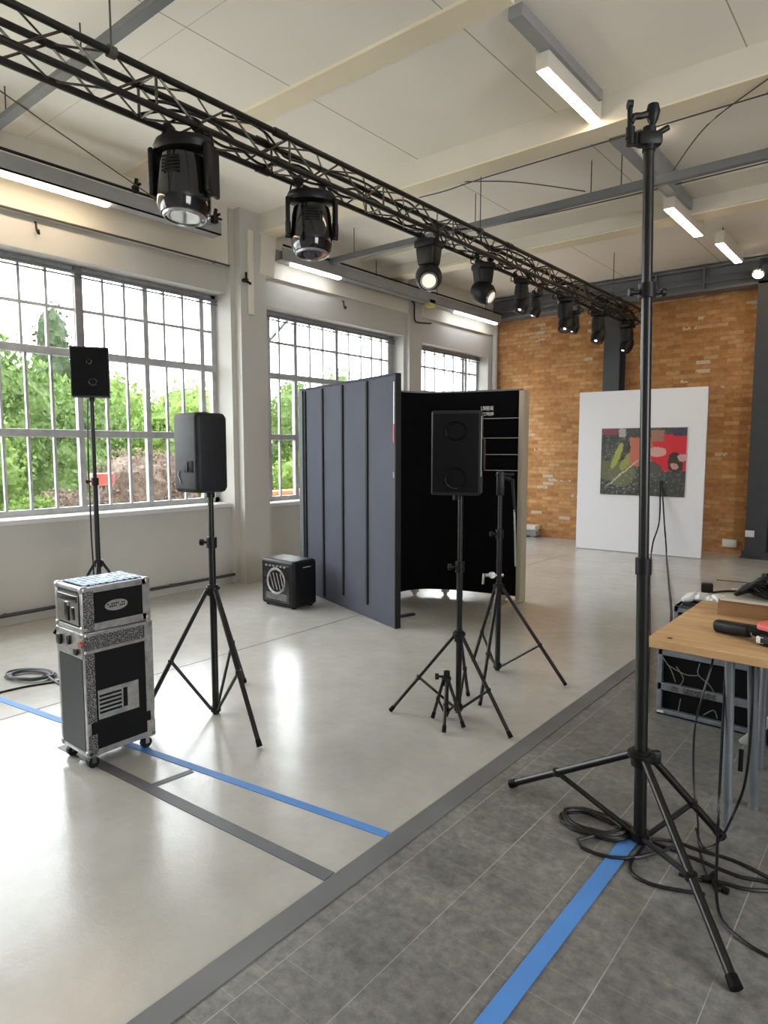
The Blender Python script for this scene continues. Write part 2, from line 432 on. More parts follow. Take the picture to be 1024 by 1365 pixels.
# pier / column between first and second window, upper ledge, beams
b = MB().b2((WX, 4.66, 0), (-5.80, 5.02, CZ)); b.b2((WX, 4.60, 0), (-5.9, 4.66, CZ)); struct(b, 'trim_3', 'wall', 'white pier between the two large windows')
b = MB().b2((WX, 7.80, 0), (-5.90, 8.10, CZ)); struct(b, 'trim_4', 'wall', 'white pilaster right of the second window')
b = MB()
for (a, c) in ((Y0, 4.66), (5.02, 7.8), (8.1, BY)):
    b.b2((WX, a, 3.45), (WX+.045, c, CZ))
struct(b, 'trim_5', 'soffit', 'cream upper band of the window wall')
b = MB().b2((WX, 4.93, 3.855), (X1, 5.14, CZ)); struct(b, 'trim_6', 'soffit', 'ceiling beam in the middle')
b = MB().b2((WX, 4.925, 3.84), (X1, 5.145, 3.855)); struct(b, 'trim_15', 'cream', 'cream underside of the middle ceiling beam')
b = MB().b2((WX, 3.40, 4.03), (-1.98, 3.60, CZ)); struct(b, 'trim_7', 'cream', 'cream ceiling strip nearest the viewer')
b = MB().b2((WX, 7.18, 3.82), (X1, 7.42, CZ)); b.b2((WX, 6.75, 3.95), (X1, 7.18, CZ)); struct(b, 'trim_8', 'soffit', 'deep stepped ceiling beam towards the brick wall')
b = MB().b2((WX, 7.20, 3.805), (X1, 7.425, 3.82)); struct(b, 'trim_16', 'cream', 'cream underside of the deep ceiling beam')
# haunch bracket on the pier below the beam
b = MB()
b.prism([(-5.97, 4.93), (-5.76, 4.93), (-5.76, 5.14), (-5.97, 5.14)], 3.42, 3.84)
for v in b.bm.verts:
    if v.co.z < 3.5 and v.co.x > -5.9: v.co.x = -5.80
b.b2((-5.80, 4.75, 2.95), (-5.765, 4.82, 3.84), .008)
struct(b, 'trim_9', 'soffit', 'tapered white bracket carrying the ceiling beam')
# bottom pipe + baseboard along window wall
b = MB().cyl((-5.93, Y0, .095), (-5.93, 4.6, .095), .016); b.cyl((-5.93, 5.1, .095), (-5.93, 10.3, .095), .016)
for y in (-1, .6, 2.2, 3.8, 6, 7.5): b.b2((-5.97, y, .08), (-5.93, y+.02, .11))
struct(b, 'baseboard_left', 'steel_dark', 'dark heating pipe along the foot of the window wall', True)
b = MB().cyl((-5.90, Y0, 3.45), (-5.90, 4.60, 3.45), .010); b.b2((-5.93, 2.0, 3.44), (-5.89, 2.02, 3.46)); b.b2((-5.93, 4.4, 3.44), (-5.89, 4.42, 3.46))
struct(b, 'trim_10', 'wire', 'thin dark pipe above the first window', True)
# steel beam on top of brick wall with pipes
b = MB().b2((WX, 10.22, 3.70), (X1, 10.40, 4.0)); b.b2((WX, 10.12, 3.68), (X1, 10.40, 3.71)); b.b2((WX, 10.12, 3.99), (X1, 10.4, 4.02))
b.cyl((WX, 10.16, 3.80), (X1, 10.16, 3.80), .014); b.cyl((WX, 10.17, 3.88), (X1, 10.17, 3.88), .010)
for x in (-4.6, -3.2, -2.55, -1.0): b.b2((x, 10.13, 3.71), (x+.02, 10.22, 3.99))
struct(b, 'trim_11', 'steel_grey', 'grey steel beam on top of the brick wall', True)
def h_column(x0, x1, y0, y1, n, lab, z1=3.7):
    b = MB(); t = .014
    b.b2((x0, y0, 0), (x1, y0+t, z1)); b.b2((x0, y1-t, 0), (x1, y1, z1)); b.b2(((x0+x1)/2-t/2, y0+t, 0), ((x0+x1)/2+t/2, y1-t, z1))
    b.b2((x0-.05, y0-.04, 0), (x1+.05, y1, .02)); b.b2((x0-.03, y0-.02, .02), (x0+.05, y0, .10)); b.b2((x1-.05, y0-.02, .02), (x1+.03, y0, .10))
    struct(b, n, 'steel_dark', lab)
h_column(-1.86, -1.60, 10.12, 10.40, 'trim_12', 'charcoal steel column at the right of the brick wall', 4.0)
h_column(-3.93, -3.68, 10.14, 10.40, 'trim_13', 'charcoal steel column behind the white board')
b = MB().cyl((-5.93, 10.3, 0), (-5.93, 10.3, CZ), .05); struct(b, 'trim_14', 'wall', 'white pipe in the corner by the brick wall', True)

# ------------------------------------------------------------ windows
def window(n, y0, y1, z0, z1, label, top, low, thick, rails=(2.38, 1.64), zbar=2.78, posts=()):
    w = thing('window_%d' % n, label, None, (GX, (y0+y1)/2, z0), kind='structure')
    f = MB(); t = .055; d = .05
    f.b2((GX-d/2, y0, z0), (GX+d/2, y1, z0+t)); f.b2((GX-d/2, y0, z1-t), (GX+d/2, y1, z1))
    f.b2((GX-d/2, y0, z0), (GX+d/2, y0+t, z1)); f.b2((GX-d/2, y1-t, z0), (GX+d/2, y1, z1))
    f.build('window_frame', 'frame', w, False)
    r = MB()
    for z in rails: r.b2((GX-.04, y0, z-.035), (GX+.035, y1, z+.035), .006)
    r.build('rail', 'frame', w, False)
    g = MB()
    for y in top: g.b2((GX-.014, y-.012, rails[0]), (GX+.020, y+.012, z1-t))
    for y in low: g.b2((GX-.012, y-.011, z0+t), (GX+.018, y+.011, rails[0]-.03))
    for y in thick: g.b2((GX-.02, y-.026, z0+t), (GX+.03, y+.026, z1-t))
    g.b2((GX-.014, y0, zbar-.012), (GX+.018, y1, zbar+.012))
    g.build('glazing_bars', 'frame', w, False)
    for y, wd, za in posts:
        MB().b2((GX-.03, y-wd/2, za), (GX+.06, y+wd/2, z1), .006).build('post', 'frame_dark', w, False)
    MB().b2((GX-.006, y0+.02, z0+.02), (GX-.002, y1-.02, z1-.02)).build('pane', 'glass', w, False)
    s = MB().b2((GX-.05, y0-.0, z0-.05), (WX+.03, y1, z0-.004), .006); s.build('window_sill', 'sill', w, False)
    h = MB().b2((GX+.03, y0, z1-.07), (GX+.07, y1, z1-.045)); h.cyl((GX+.06, y0, z1-.10), (GX+.06, y1, z1-.10), .008)
    h.build('head_rail', 'frame_dark', w, False)
    return w
ys = [4.41-.222*k for k in range(1, 26)]
window(1, -1.6, 4.6, .90, 3.17, 'large grey steel window at the left edge of the wall',
       [4.19, 3.965, 3.53, 3.31, 2.78, 2.55, 2.3, 2.06, 1.6, 1.3, .9, .5, .1], [4.18, 3.98, 3.54, 3.32, 2.80, 2.575, 2.36, 2.1, 1.85, 1.6, 1.3, .9, .5, .1],
       [3.75, 4.42, 3.045], posts=((3.06, .075, 2.38), ))
window(2, 5.09, 7.75, .86, 3.13, 'second grey steel window, half hidden by the dark panel',
       [5.54, 6.06, 6.30, 6.80, 7.05, 7.28, 7.50], [5.54, 6.06, 6.30, 6.80, 7.05, 7.28, 7.50], [5.36, 5.80, 6.55, 7.66])
window(3, 8.17, 10.15, .86, 3.09, 'third small steel window next to the brick wall',
       [8.58, 8.85, 9.12, 9.39, 9.90], [8.58, 8.85, 9.12, 9.39, 9.90], [8.36, 9.66, 9.76])

# diagonal stay seen outside the second window
s = MB().cyl((-6.335, 5.02, 2.36), (-6.335, 6.0, 3.28), .022); tag(s.build('diagonal_brace', 'steel_mid'), 'diagonal grey bar outside upper left of the second window', 'brace')

# ============================================================ OUTSIDE
rnd = random.Random(7)
b = MB().b2((-60, -40, -.25), (OX-.02, 60, -.1)); struct(b, 'ground', 'bounce_ground', 'ground outside the windows')
def foliage(name, label, cat, c, rad, n, leaf, m, group=None, trunk=True, base=-.1):
    """a shrub: trunk and branches under a crown of small leaves"""
    t = thing(name, label, cat, (c[0], c[1], base), group)
    bm = bmesh.new(); lumps = []
    for k in range(9):
        a = rnd.uniform(0, 2*pi); u = rnd.uniform(-.55, .75)
        lumps.append((Vector((c[0]+cos(a)*rad[0]*.55, c[1]+sin(a)*rad[1]*.6, c[2]+u*rad[2]*.7)), rnd.uniform(.38, .6)))
    w = parent_world(t)
    for lc, lr in lumps:                      # leafy inner mass of each lobe
        r_ = bmesh.ops.create_icosphere(bm, subdivisions=3, radius=1)
        for v in r_['verts']:
            k = .80*(1+rnd.uniform(-.18, .12)); v.co = lc-w + Vector((v.co.x*rad[0]*lr*k, v.co.y*rad[1]*lr*k, v.co.z*rad[2]*lr*k))
    for i in range(n):
        lc, lr = rnd.choice(lumps)
        d = Vector((rnd.gauss(0, 1), rnd.gauss(0, 1), rnd.gauss(0, 1))).normalized() * (.78+.3*rnd.random()**1.5)
        p = lc + Vector((d.x*rad[0]*lr, d.y*rad[1]*lr, d.z*rad[2]*lr)) - w
        q = Euler((rnd.uniform(0, 6.3), rnd.uniform(0, 6.3), rnd.uniform(0, 6.3))).to_matrix()
        s_ = leaf*rnd.uniform(.6, 1.4)
        vs = [bm.verts.new(p + q @ Vector(v)*s_) for v in ((-.5, 0, 0), (0, -.28, .05), (.5, 0, 0), (0, .28, .05))]
        bm.faces.new(vs)
    me = bpy.data.meshes.new('leaves'); bm.to_mesh(me); bm.free(); me.materials.append(M[m])
    o = bpy.data.objects.new('leaves', me); COL.objects.link(o); o.parent = t
    if trunk:
        k = MB(); k.cyl((c[0], c[1], base), (c[0], c[1], c[2]), .06, .03, 8)
        for lc, lr in lumps: k.cyl((c[0], c[1], base+(c[2]-base)*.4), lc, .022, .01, 6)
        k.build('branches', 'bark', t)
    return t
G = 'bushes outside the windows'
foliage('bush', 'green bush outside the left end of the first window', 'bush', (-9.6, 2.2, .95), (.9, 1.5, 1.45), 11000, .075, 'leaf_b', G)
foliage('bush', 'tall dark green tree behind the bushes outside the first window', 'tree', (-13.0, 4.6, 1.3), (1.5, 2.6, 2.2), 12000, .12, 'leaf_a', G)
foliage('bush', 'bushy green tree outside the first window, behind the red box', 'tree', (-13.4, 9.3, 1.1), (1.6, 2.4, 2.0), 12000, .12, 'leaf_b', G)
foliage('bush', 'brown and pink leaved shrub outside the right half of the first window', 'shrub', (-9.9, 5.4, .45), (.8, 1.35, 1.15), 12000, .06, 'leaf_c', G)
foliage('bush', 'dark green shrub low at the left end of the first window', 'shrub', (-8.1, 2.0, .2), (.5, .9, .95), 5000, .06, 'leaf_d', G)
foliage('bush', 'low bright green shrub under the first window behind the red box', 'shrub', (-8.1, 3.6, .15), (.5, .8, .80), 6000, .06, 'leaf_b', G)
foliage('bush', 'small dark crowned tree rising above the others in the first window', 'tree', (-16.5, 7.9, 3.2), (1.0, .9, 1.9), 1300, .12, 'leaf_d', G)
foliage('bush', 'dense green tree beyond the left edge of the first window', 'tree', (-16.5, 2.6, 1.3), (1.6, 2.6, 2.9), 9000, .15, 'leaf_a', G)
foliage('bush', 'big green tree seen through the left of the second window', 'tree', (-13.0, 12.9, 1.5), (1.4, 1.1, 2.2), 8000, .12, 'leaf_a', G)
foliage('bush', 'rounded green tree outside the right half of the first window', 'tree', (-15.5, 8.3, 1.4), (1.2, 2.2, 2.1), 8000, .13, 'leaf_b', G)
foliage('bush', 'pale green bush outside the second window', 'bush', (-9.9, 9.6, .75), (.7, 1.0, 1.0), 6000, .07, 'leaf_b', G)
# grass, low brick wall, red box
bm = bmesh.new()
for i in range(9000):
    x = rnd.uniform(-14, -9.4); y = rnd.uniform(-1, 14); h = rnd.uniform(.06, .2); a = rnd.uniform(0, pi)
    dx, dy = cos(a)*.012, sin(a)*.012
    f = [bm.verts.new((x-dx, y-dy, -.1)), bm.verts.new((x+dx, y+dy, -.1)), bm.verts.new((x+rnd.uniform(-.04, .04), y+rnd.uniform(-.04, .04), -.1+h))]
    bm.faces.new(f)
me = bpy.data.meshes.new('grass'); bm.to_mesh(me); bm.free(); me.materials.append(M['grass'])
o = bpy.data.objects.new('grass', me); COL.objects.link(o); tag(o, 'yellow green grass growing outside the windows', 'grass', kind='stuff')
b = MB().b2((-8.5, 7.2, -.1), (-8.3, 11.0, .74)); b.b2((-8.54, 7.2, .74), (-8.26, 11.0, .80), .01)
tag(b.build('garden_wall', 'low_brick', smooth=False), 'low orange brick garden wall outside the second window', 'wall')
t = thing('post_box', 'faded red box on a post outside the first window', 'box', (-6.9, 3.6, -.1))
MB().box((-6.9, 3.60, 1.17), (.12, .25, .13), bevel=.02).build('box_body', 'pink_red', t)
MB().cyl((-6.9, 3.55, -.1), (-6.9, 3.55, 1.11), .018).build('post', 'steel_mid', t)

# ============================================================ TAPES
def strip_tape(name, pts, w, m, label, z=.0035):
    a, c = Vector(pts[0]), Vector(pts[1]); a.z = c.z = 0; d = (c-a).normalized(); nrm = Vector((-d.y, d.x, 0))*w/2
    b = MB().prism([a-nrm, c-nrm, c+nrm, a+nrm], 0.0002, z)
    return tag(b.build(name, m, smooth=False), label, 'tape')
strip_tape('floor_tape', [(-5.2, 1.372, 0), (-1.535, 1.898, 0)], .042, 'blue_tape', 'long blue tape line across the pale concrete floor', .0028)
strip_tape('floor_tape', [(-.792, 2.46, 0), (-.80, .9, 0)], .058, 'blue_tape', 'blue tape strip on the dark tiled floor, from the tall stand to the photo edge')
strip_tape('floor_tape', [(-3.3, 1.46, 0), (-1.535, 1.573, 0)], .055, 'grey_tape', 'dark grey tape line starting under the flight case', .0028)
strip_tape('floor_tape', [(-2.585, 1.535, 0), (-2.565, 1.72, 0)], .035, 'grey_tape', 'short grey tape joining the dark tape and the blue tape', .0024)

# ============================================================ TRUSS
XN, XF, ZB, ZT = -3.31, -3.485, 3.32, 3.495; TY0, TY1 = .2, 10.1
XC = (XN+XF)/2
t = thing('lighting_truss', 'long black box truss hung under the ceiling carrying the stage lights', 'truss', (XC, 5, ZB))
for x in (XN, XF):
    for z in (ZB, ZT):
        MB().cyl((x, TY0, z), (x, TY1, z), .019).build('chord', 'truss', t)
lb = MB(); pitch = .24; k = 0; y = TY0
while y < TY1-.01:
    y2 = min(y+pitch, TY1); f = k % 2
    for x in (XN, XF): lb.cyl((x, y, ZB if f else ZT), (x, y2, ZT if f else ZB), .007, seg=6)
    for z in (ZB, ZT): lb.cyl((XN if f else XF, y, z), (XF if f else XN, y2, z), .006, seg=6)
    if k % 4 == 0:
        for x in (XN, XF): lb.cyl((x, y, ZB), (x, y, ZT), .008, seg=6)
        for z in (ZB, ZT): lb.cyl((XN, y, z), (XF, y, z), .008, seg=6)
    y = y2; k += 1
lb.build('lattice', 'lattice', t)
for y in (3.0, 6.0, 9.0):
    for x in (XN, XF):
        for z in (ZB, ZT): MB().cyl((x, y-.05, z), (x, y+.05, z), .026).build('joint_sleeve', 'truss', t)
    MB().b2((XN-.19, y-.008, ZB), (XN+.01, y+.008, ZB+.02)).build('cross_plate', 'truss', t, False)
for y in (1.87, 5.45, 8.8):
    h = MB().cyl((XN, y, ZT), (XN, y, CZ), .005, seg=6); h.cyl((XN, y-.02, ZT), (XN, y+.02, ZT), .03)
    h.build('hanger_rod', 'wire', t)
# cables inside the truss
for k, (ph, z0, m) in enumerate(((0, ZT-.03, 'cable'), (1.3, ZB+.05, 'cable'), (2.4, ZB+.03, 'cable'))):
    pts = []; y = 2.1 if k else 2.6
    while y < 9.95:
        pts.append((XC+.06*sin(y*5+ph)+rnd.uniform(-.02, .02), y, z0+.04*sin(y*7.3+ph*2)+rnd.uniform(-.025, .025))); y += .17
    tag(MB().tube(spline(pts, 4), .0085, 6).build('power_cable', m), 'black power cable winding along inside the ceiling truss', 'cable', 'cables run through the ceiling truss')
# loops of cable hanging around each lamp
# ------------------------------------------------------------ moving heads
def head_proto(kind):
    t = thing('moving_head_light', '', 'stage light')
    for dx in (-.085, .085):
        MB().cyl((dx, -.02, .02), (dx, .02, .02), .032).b2((dx-.012, -.018, -.05), (dx+.012, .018, .02)).build('clamp', 'black_metal', t)
    if kind == 'big':
        MB().lathe([(0, -.03), (.10, -.032), (.150, -.045), (.165, -.075), (.155, -.105), (.11, -.118), (0, -.12)], seg=30, sx=1.03, sy=.72).build('base', 'black', t)
        for s in (-1, 1):
            y = MB().box((s*.160, 0, -.215), (.030, .15, .25), bevel=.013, seg=3)
            y.cyl((s*.14, 0, -.29), (s*.178, 0, -.29), .055, seg=20); y.build('yoke_arm', 'black', t)
        hd = MB(); mt = Matrix.Translation((0, 0, -.28)) @ Euler((R(-3), 0, 0)).to_matrix().to_4x4()
        hd.lathe([(0, .150), (.08, .148), (.120, .13), (.130, .08), (.134, 0), (.137, -.07), (.134, -.12), (.118, -.160), (.100, -.168)], M4=mt, seg=32, sx=1.03, sy=1.12)
        h = hd.build('lamp_housing', 'black_gloss', t)
        MB().lathe([(0, -.166), (.06, -.169), (.100, -.168), (.1005, -.158), (0, -.15)], M4=mt, seg=28, sx=1.0, sy=1.1).build('lens', 'lens_off', h, label='dark glass lens with pale glints')
        rg = MB(); rg.lathe([(.100, -.160), (.101, -.176), (.108, -.174), (.117, -.158)], M4=mt, seg=28, sx=1.0, sy=1.1); rg.build('lens_ring', 'alu', h)
        f = MB()
        for k in range(5): f.box((0, 0, 0), (.10, .004, .012), M4=mt @ Matrix.Translation((0, -.149, .02+k*.018)))
        f.build('vent_fins', 'black', h)
    elif kind == 'mid':
        MB().box((0, 0, -.07), (.20, .20, .07), bevel=.02, seg=3).build('base', 'black', t)
        y = MB()
        y.box((0, 0, -.17), (.205, .17, .18), bevel=.035, seg=4, taper=(.8, .85)); y.build('yoke', 'black', t)
        mt = Matrix.Translation((0, 0, -.34)) @ Euler((R(-58), 0, R(35))).to_matrix().to_4x4()
        hd = MB().lathe([(0, .13), (.07, .12), (.105, .08), (.118, .0), (.115, -.06), (.09, -.105), (.075, -.108)], M4=mt, seg=26)
        h = hd.build('lamp_housing', 'black', t)
        MB().lathe([(0, -.095), (.05, -.105), (.062, -.107), (.0625, -.09), (0, -.08)], M4=mt, seg=22).build('lens', 'lens_glow', h, label='round pale glass lens with a painted faint glow')
        MB().lathe([(.062, -.10), (.062, -.118), (.078, -.116), (.08, -.10)], M4=mt, seg=22).build('lens_ring', 'chrome', h)
    else:  # slim
        MB().box((0, 0, -.065), (.17, .17, .06), bevel=.02, seg=3).build('base', 'black', t)
        mt0 = Matrix.Translation((0, 0, -.19))
        y = MB().lathe([(0, .10), (.05, .10), (.078, .08), (.088, 0), (.082, -.09), (.06, -.115)], M4=mt0, seg=20); y.build('yoke', 'black', t)
        mt = Matrix.Translation((.01, -.01, -.34)) @ Euler((R(-24), R(10), 0)).to_matrix().to_4x4()
        hd = MB().lathe([(0, .11), (.06, .10), (.085, .05), (.09, -.03), (.078, -.085), (.058, -.09)], M4=mt, seg=22)
        h = hd.build('lamp_housing', 'black', t)
        MB().lathe([(0, -.082), (.05, -.09), (.056, -.088), (0, -.07)], M4=mt, seg=18).build('lens_plate', 'black_gloss', h)
        MB().box((0, 0, 0), (.03, .024, .012), M4=mt @ Matrix.Translation((.0, -.03, -.092)), bevel=.004).build('lens', 'lens', h, label='small bright lens')
    lp = MB().tube(spline([(.05, .03, .06), (.13, .05, .0), (.16, .02, -.08), (.11, .03, -.03), (.06, .06, .08), (-.02, .05, .10), (-.11, .03, .06), (-.14, .02, -.03), (-.1, .03, -.04)], 5), .0065, 6)
    lp.build('lead', 'cable', t)
    return t
GH = 'stage lights under the truss'
heads = [  # kind, y, z of hook line, rz, scale, label
 ('big', 2.34, 3.30, R(28), 1.06, 'black stage light hanging nearest the viewer at the left of the truss'),
 ('big', 3.36, 3.30, R(48), 1.02, 'glossy black stage light, second from the left on the truss'),
 ('mid', 4.76, 3.30, R(2), .97, 'black stage light with round pale lens facing the viewer, third on the truss'),
 ('mid', 5.66, 3.30, R(60), .90, 'black stage light with pale side glint, fourth from the left on the truss'),
 ('slim', 6.44, 3.30, R(15), .86, 'boxy black stage light, fifth from the left on the truss'),
 ('slim', 6.78, 3.20, R(-30), .62, 'small spotlight hanging low beside the fifth stage light'),
 ('slim', 7.52, 3.30, R(30), .98, 'wide black stage light against the brick, sixth on the truss'),
 ('slim', 7.80, 3.18, R(-10), .66, 'small spotlight tucked under the sixth stage light'),
 ('slim', 8.55, 3.30, R(5), 1.0, 'black stage light before the charcoal column, second from the far end of the truss'),
 ('slim', 9.62, 3.30, R(-20), 1.0, 'last black stage light at the far end of the truss beside the tall pole'),
]
protos = {}
for kind, y, z, rz, sc, lab in heads:
    if kind not in protos: protos[kind] = h = head_proto(kind)
    else: h = copy_tree(protos[kind])
    h.location = (XC, y, z); h.rotation_euler = (0, 0, rz); h.scale = (sc,)*3
    tag(h, lab, 'stage light', GH)

# ============================================================ CEILING LAMPS, RAILS
def ceiling_lamp(y0, y1, x0, x1, z, label, m='tube_light', top=None):
    t = thing('ceiling_lamp', label, 'ceiling lamp', ((x0+x1)/2, (y0+y1)/2, z), 'linear ceiling lamps')
    MB().b2((x0-.012, y0, z), (x1+.012, y1, z+.14), .006).build('lamp_body', 'soffit', t, False)
    MB().b2((x0, y0+.01, z-.006), (x1, y1-.01, z)).build('diffuser', m, t, False)
    if top: MB().b2((x0+.02, top[0], z+.10), (x1+.04, top[1], CZ)).build('mounting_channel', 'steel_mid', t, False)
    else:
        m_ = MB()
        for yy in (y0+.15, y1-.15): m_.cyl(((x0+x1)/2, yy, z+.13), ((x0+x1)/2, yy, CZ), .006, seg=6)
        m_.build('suspension', 'wire', t)
    return t
ceiling_lamp(4.04, 4.91, -2.055, -1.985, 3.88, 'lit linear lamp on the ceiling nearest the viewer', top=(3.63, 4.85))
ceiling_lamp(6.66, 7.72, -2.045, -1.965, 3.74, 'lit linear lamp right of the tall pole, behind the grey rail', top=(5.2, 7.15))
ceiling_lamp(8.48, 9.50, -2.02, -1.94, 3.84, 'lit linear lamp nearest the brick wall')
# wall-side troughs
def trough(y0, y1, x, z, lit, label, m):
    t = thing('light_trough', label, 'light fixture', (x, (y0+y1)/2, z), 'grey light troughs along the window wall')
    MB().b2((x-.06, y0, z), (x+.07, y1, z+.012)).b2((x+.055, y0, z), (x+.07, y1, z+.13)).b2((x-.07, y0, z), (x-.055, y1, z+.13)).build('trough_body', 'steel_mid', t, False)
    MB().cyl((x+.075, y0, z+.15), (x+.075, y1, z+.15), .012).build('top_cable', 'cable', t)
    for a, c in lit: MB().b2((x-.03, a, z-.022), (x+.03, c, z), .004).build('light_tube', m, t, False)
    yy = y0+.3; h = MB()
    while yy < y1: h.cyl((x, yy, z+.01), (x, yy, CZ), .006, seg=6); yy += 1.4
    h.build('hanger_rod', 'wire', t)
trough(-2.3, 4.22, -5.60, 3.60, [(-1.9, 3.08)], 'long grey light trough above the first window', 'tube_light')
trough(5.16, 10.05, -5.74, 3.60, [(5.35, 6.15), (8.75, 10.0)], 'grey light trough above the second and third windows', 'tube_cool')
def rail(y, z, w, h, label, x0=WX+.05, x1=X1-.01, rods=(), m='steel_grey'):
    t = thing('ceiling_rail', label, 'ceiling rail', ((x0+x1)/2, y, z), 'grey rails hung under the ceiling')
    MB().b2((x0, y-w/2, z), (x1, y+w/2, z+h), .004).build('rail_bar', m, t, False)
    for x in rods:
        MB().cyl((x, y, z+h-.01), (x, y, CZ), .005, seg=6).build('hanger_rod', 'wire', t)
rail(2.12, 3.82, .07, .04, 'grey ceiling rail crossing above the near end of the truss', rods=(-5.2, -4.1, -1.8))
rail(5.93, 3.70, .06, .07, 'grey ceiling rail behind the truss in front of the deep beam', rods=(-3.66, -2.46, -2.19, -.9, -5.3))
def wire(name, pts, r, label, cat='wire', m='wire', group=None, n=6):
    return tag(MB().tube(spline(pts, n), r, 6).build(name, m), label, cat, group)
wire('ceiling_wire', [(-4.45, 1.2, 3.86), (-4.85, 2.0, 3.82), (-5.3, 2.9, 3.80), (-5.55, 3.5, 3.76)], .005, 'thin dark wire crossing the ceiling at the left')
wire('ceiling_wire', [(-3.55, 5.16, 3.90), (-3.0, 5.45, 3.86), (-2.5, 5.9, 3.79)], .005, 'thin dark wire slanting down to the grey rail, left of the tall pole')
wire('ceiling_wire', [(-.9, 4.95, 3.83), (-1.35, 5.3, 3.80), (-1.75, 5.9, 3.78)], .005, 'thin dark wire slanting to the grey rail, right of the tall pole')
wire('ceiling_wire', [(-4.05, 5.5, 3.98), (-3.6, 5.3, 3.88), (-3.1, 5.16, 3.83), (-2.0, 5.16, 3.83), (-.5, 5.16, 3.83)], .005, 'thin dark wire along the far edge of the middle ceiling beam')
wire('ceiling_wire', [(-4.4, 6.4, 3.9), (-3.4, 6.5, 3.90), (-2.4, 6.55, 3.90), (-1.2, 6.6, 3.92), (-.2, 6.62, 3.92)], .006, 'thin dark wire behind the grey rail')
# bulbs
t = thing('spotlight', 'glowing round spotlight high on the charcoal column', 'lamp', (-1.83, 10.0, 3.74))
MB().cyl((-1.80, 10.11, 3.93), (-1.80, 9.98, 3.93), .02).cyl((-1.80, 10.0, 3.93), (-1.82, 9.97, 3.82), .012).build('bracket', 'steel_dark', t)
MB().lathe([(.03, .06), (.06, .03), (.075, -.02), (.07, -.02)], c=(-1.83, 9.95, 3.78), rot=(R(-50), 0, 0)).build('shade', 'chrome', t)
MB().lathe([(0, .04), (.035, .02), (.045, -.01), (.03, -.04), (0, -.05)], c=(-1.83, 9.95, 3.77)).build('bulb', 'bulb', t)
t = thing('ceiling_bulb', 'small glowing bulb under the ceiling just left of the tall pole top', 'lamp', (-1.945, 5.75, 3.95))
MB().cyl((-1.945, 5.75, 3.98), (-1.945, 5.75, CZ), .03).build('holder', 'white', t)
MB().lathe([(0, .03), (.03, .02), (.045, -.01), (.03, -.04), (0, -.05)], c=(-1.945, 5.75, 3.95)).build('bulb', 'bulb', t)
# clamps / hooks
def clamp(name, c, label, s=1.0):
    b = MB().box(c, (.05*s, .05*s, .06*s), bevel=.008); b.cyl((c[0], c[1], c[2]+.02*s), (c[0]+.01, c[1]+.01, c[2]+.09*s), .016*s)
    b.cyl((c[0]-.05*s, c[1], c[2]+.03*s), (c[0]+.05*s, c[1]+.02, c[2]+.04*s), .012*s)
    return tag(b.build(name, 'black'), label, 'clamp')
clamp('rail_clamp', (-5.525, 3.30, 3.77), 'small black clamp on top of the light trough above the first window')
clamp('rail_clamp', (-5.50, 4.12, 3.72), 'black clamp at the right end of the first light trough', 1.1)
for (y, z, lab) in ((2.62, 3.34, 'small hook on the wall above the left of the first window'), (6.45, 3.33, 'small black hook on the wall above the second window')):
    wire('wall_hook', [(WX+.0, y, z+.07), (WX+.02, y, z+.06), (WX+.03, y, z), (WX+.045, y+.01, z-.03), (WX+.06, y, z), ], .009, lab, 'hook', 'black')
t = tag(MB().cyl((-5.80, 4.70, 3.30), (-5.74, 4.70, 3.30), .02).cyl((-5.75, 4.66, 3.30), (-5.75, 4.76, 3.27), .014).cyl((-5.75, 4.70, 3.28), (-5.75, 4.70, 3.38), .012).build('pipe_clamp', 'black'), 'black three-armed knob high on the white pier', 'knob')
tag(MB().box((-5.72, 8.05, 3.60), (.10, .13, .10)).build('yellow_tag', 'yellow', smooth=False), 'yellow tape wrapped on the trough before the third window', 'tape')
wire('wall_conduit', [(-5.9, 7.85, 3.62), (-5.84, 7.83, 3.58), (-5.84, 7.84, 3.36), (-5.84, 7.95, 3.33), (-5.84, 8.25, 3.36)], .012, 'dark looped conduit on the pilaster between second and third window', 'conduit', 'black')
wire('wall_conduit', [(-5.92, 5.10, 3.62), (-5.92, 5.12, 3.4), (-5.91, 5.05, 3.2), (-5.82, 5.03, 3.0)], .007, 'thin dark cable beside the white bracket', 'cable', 'cable')

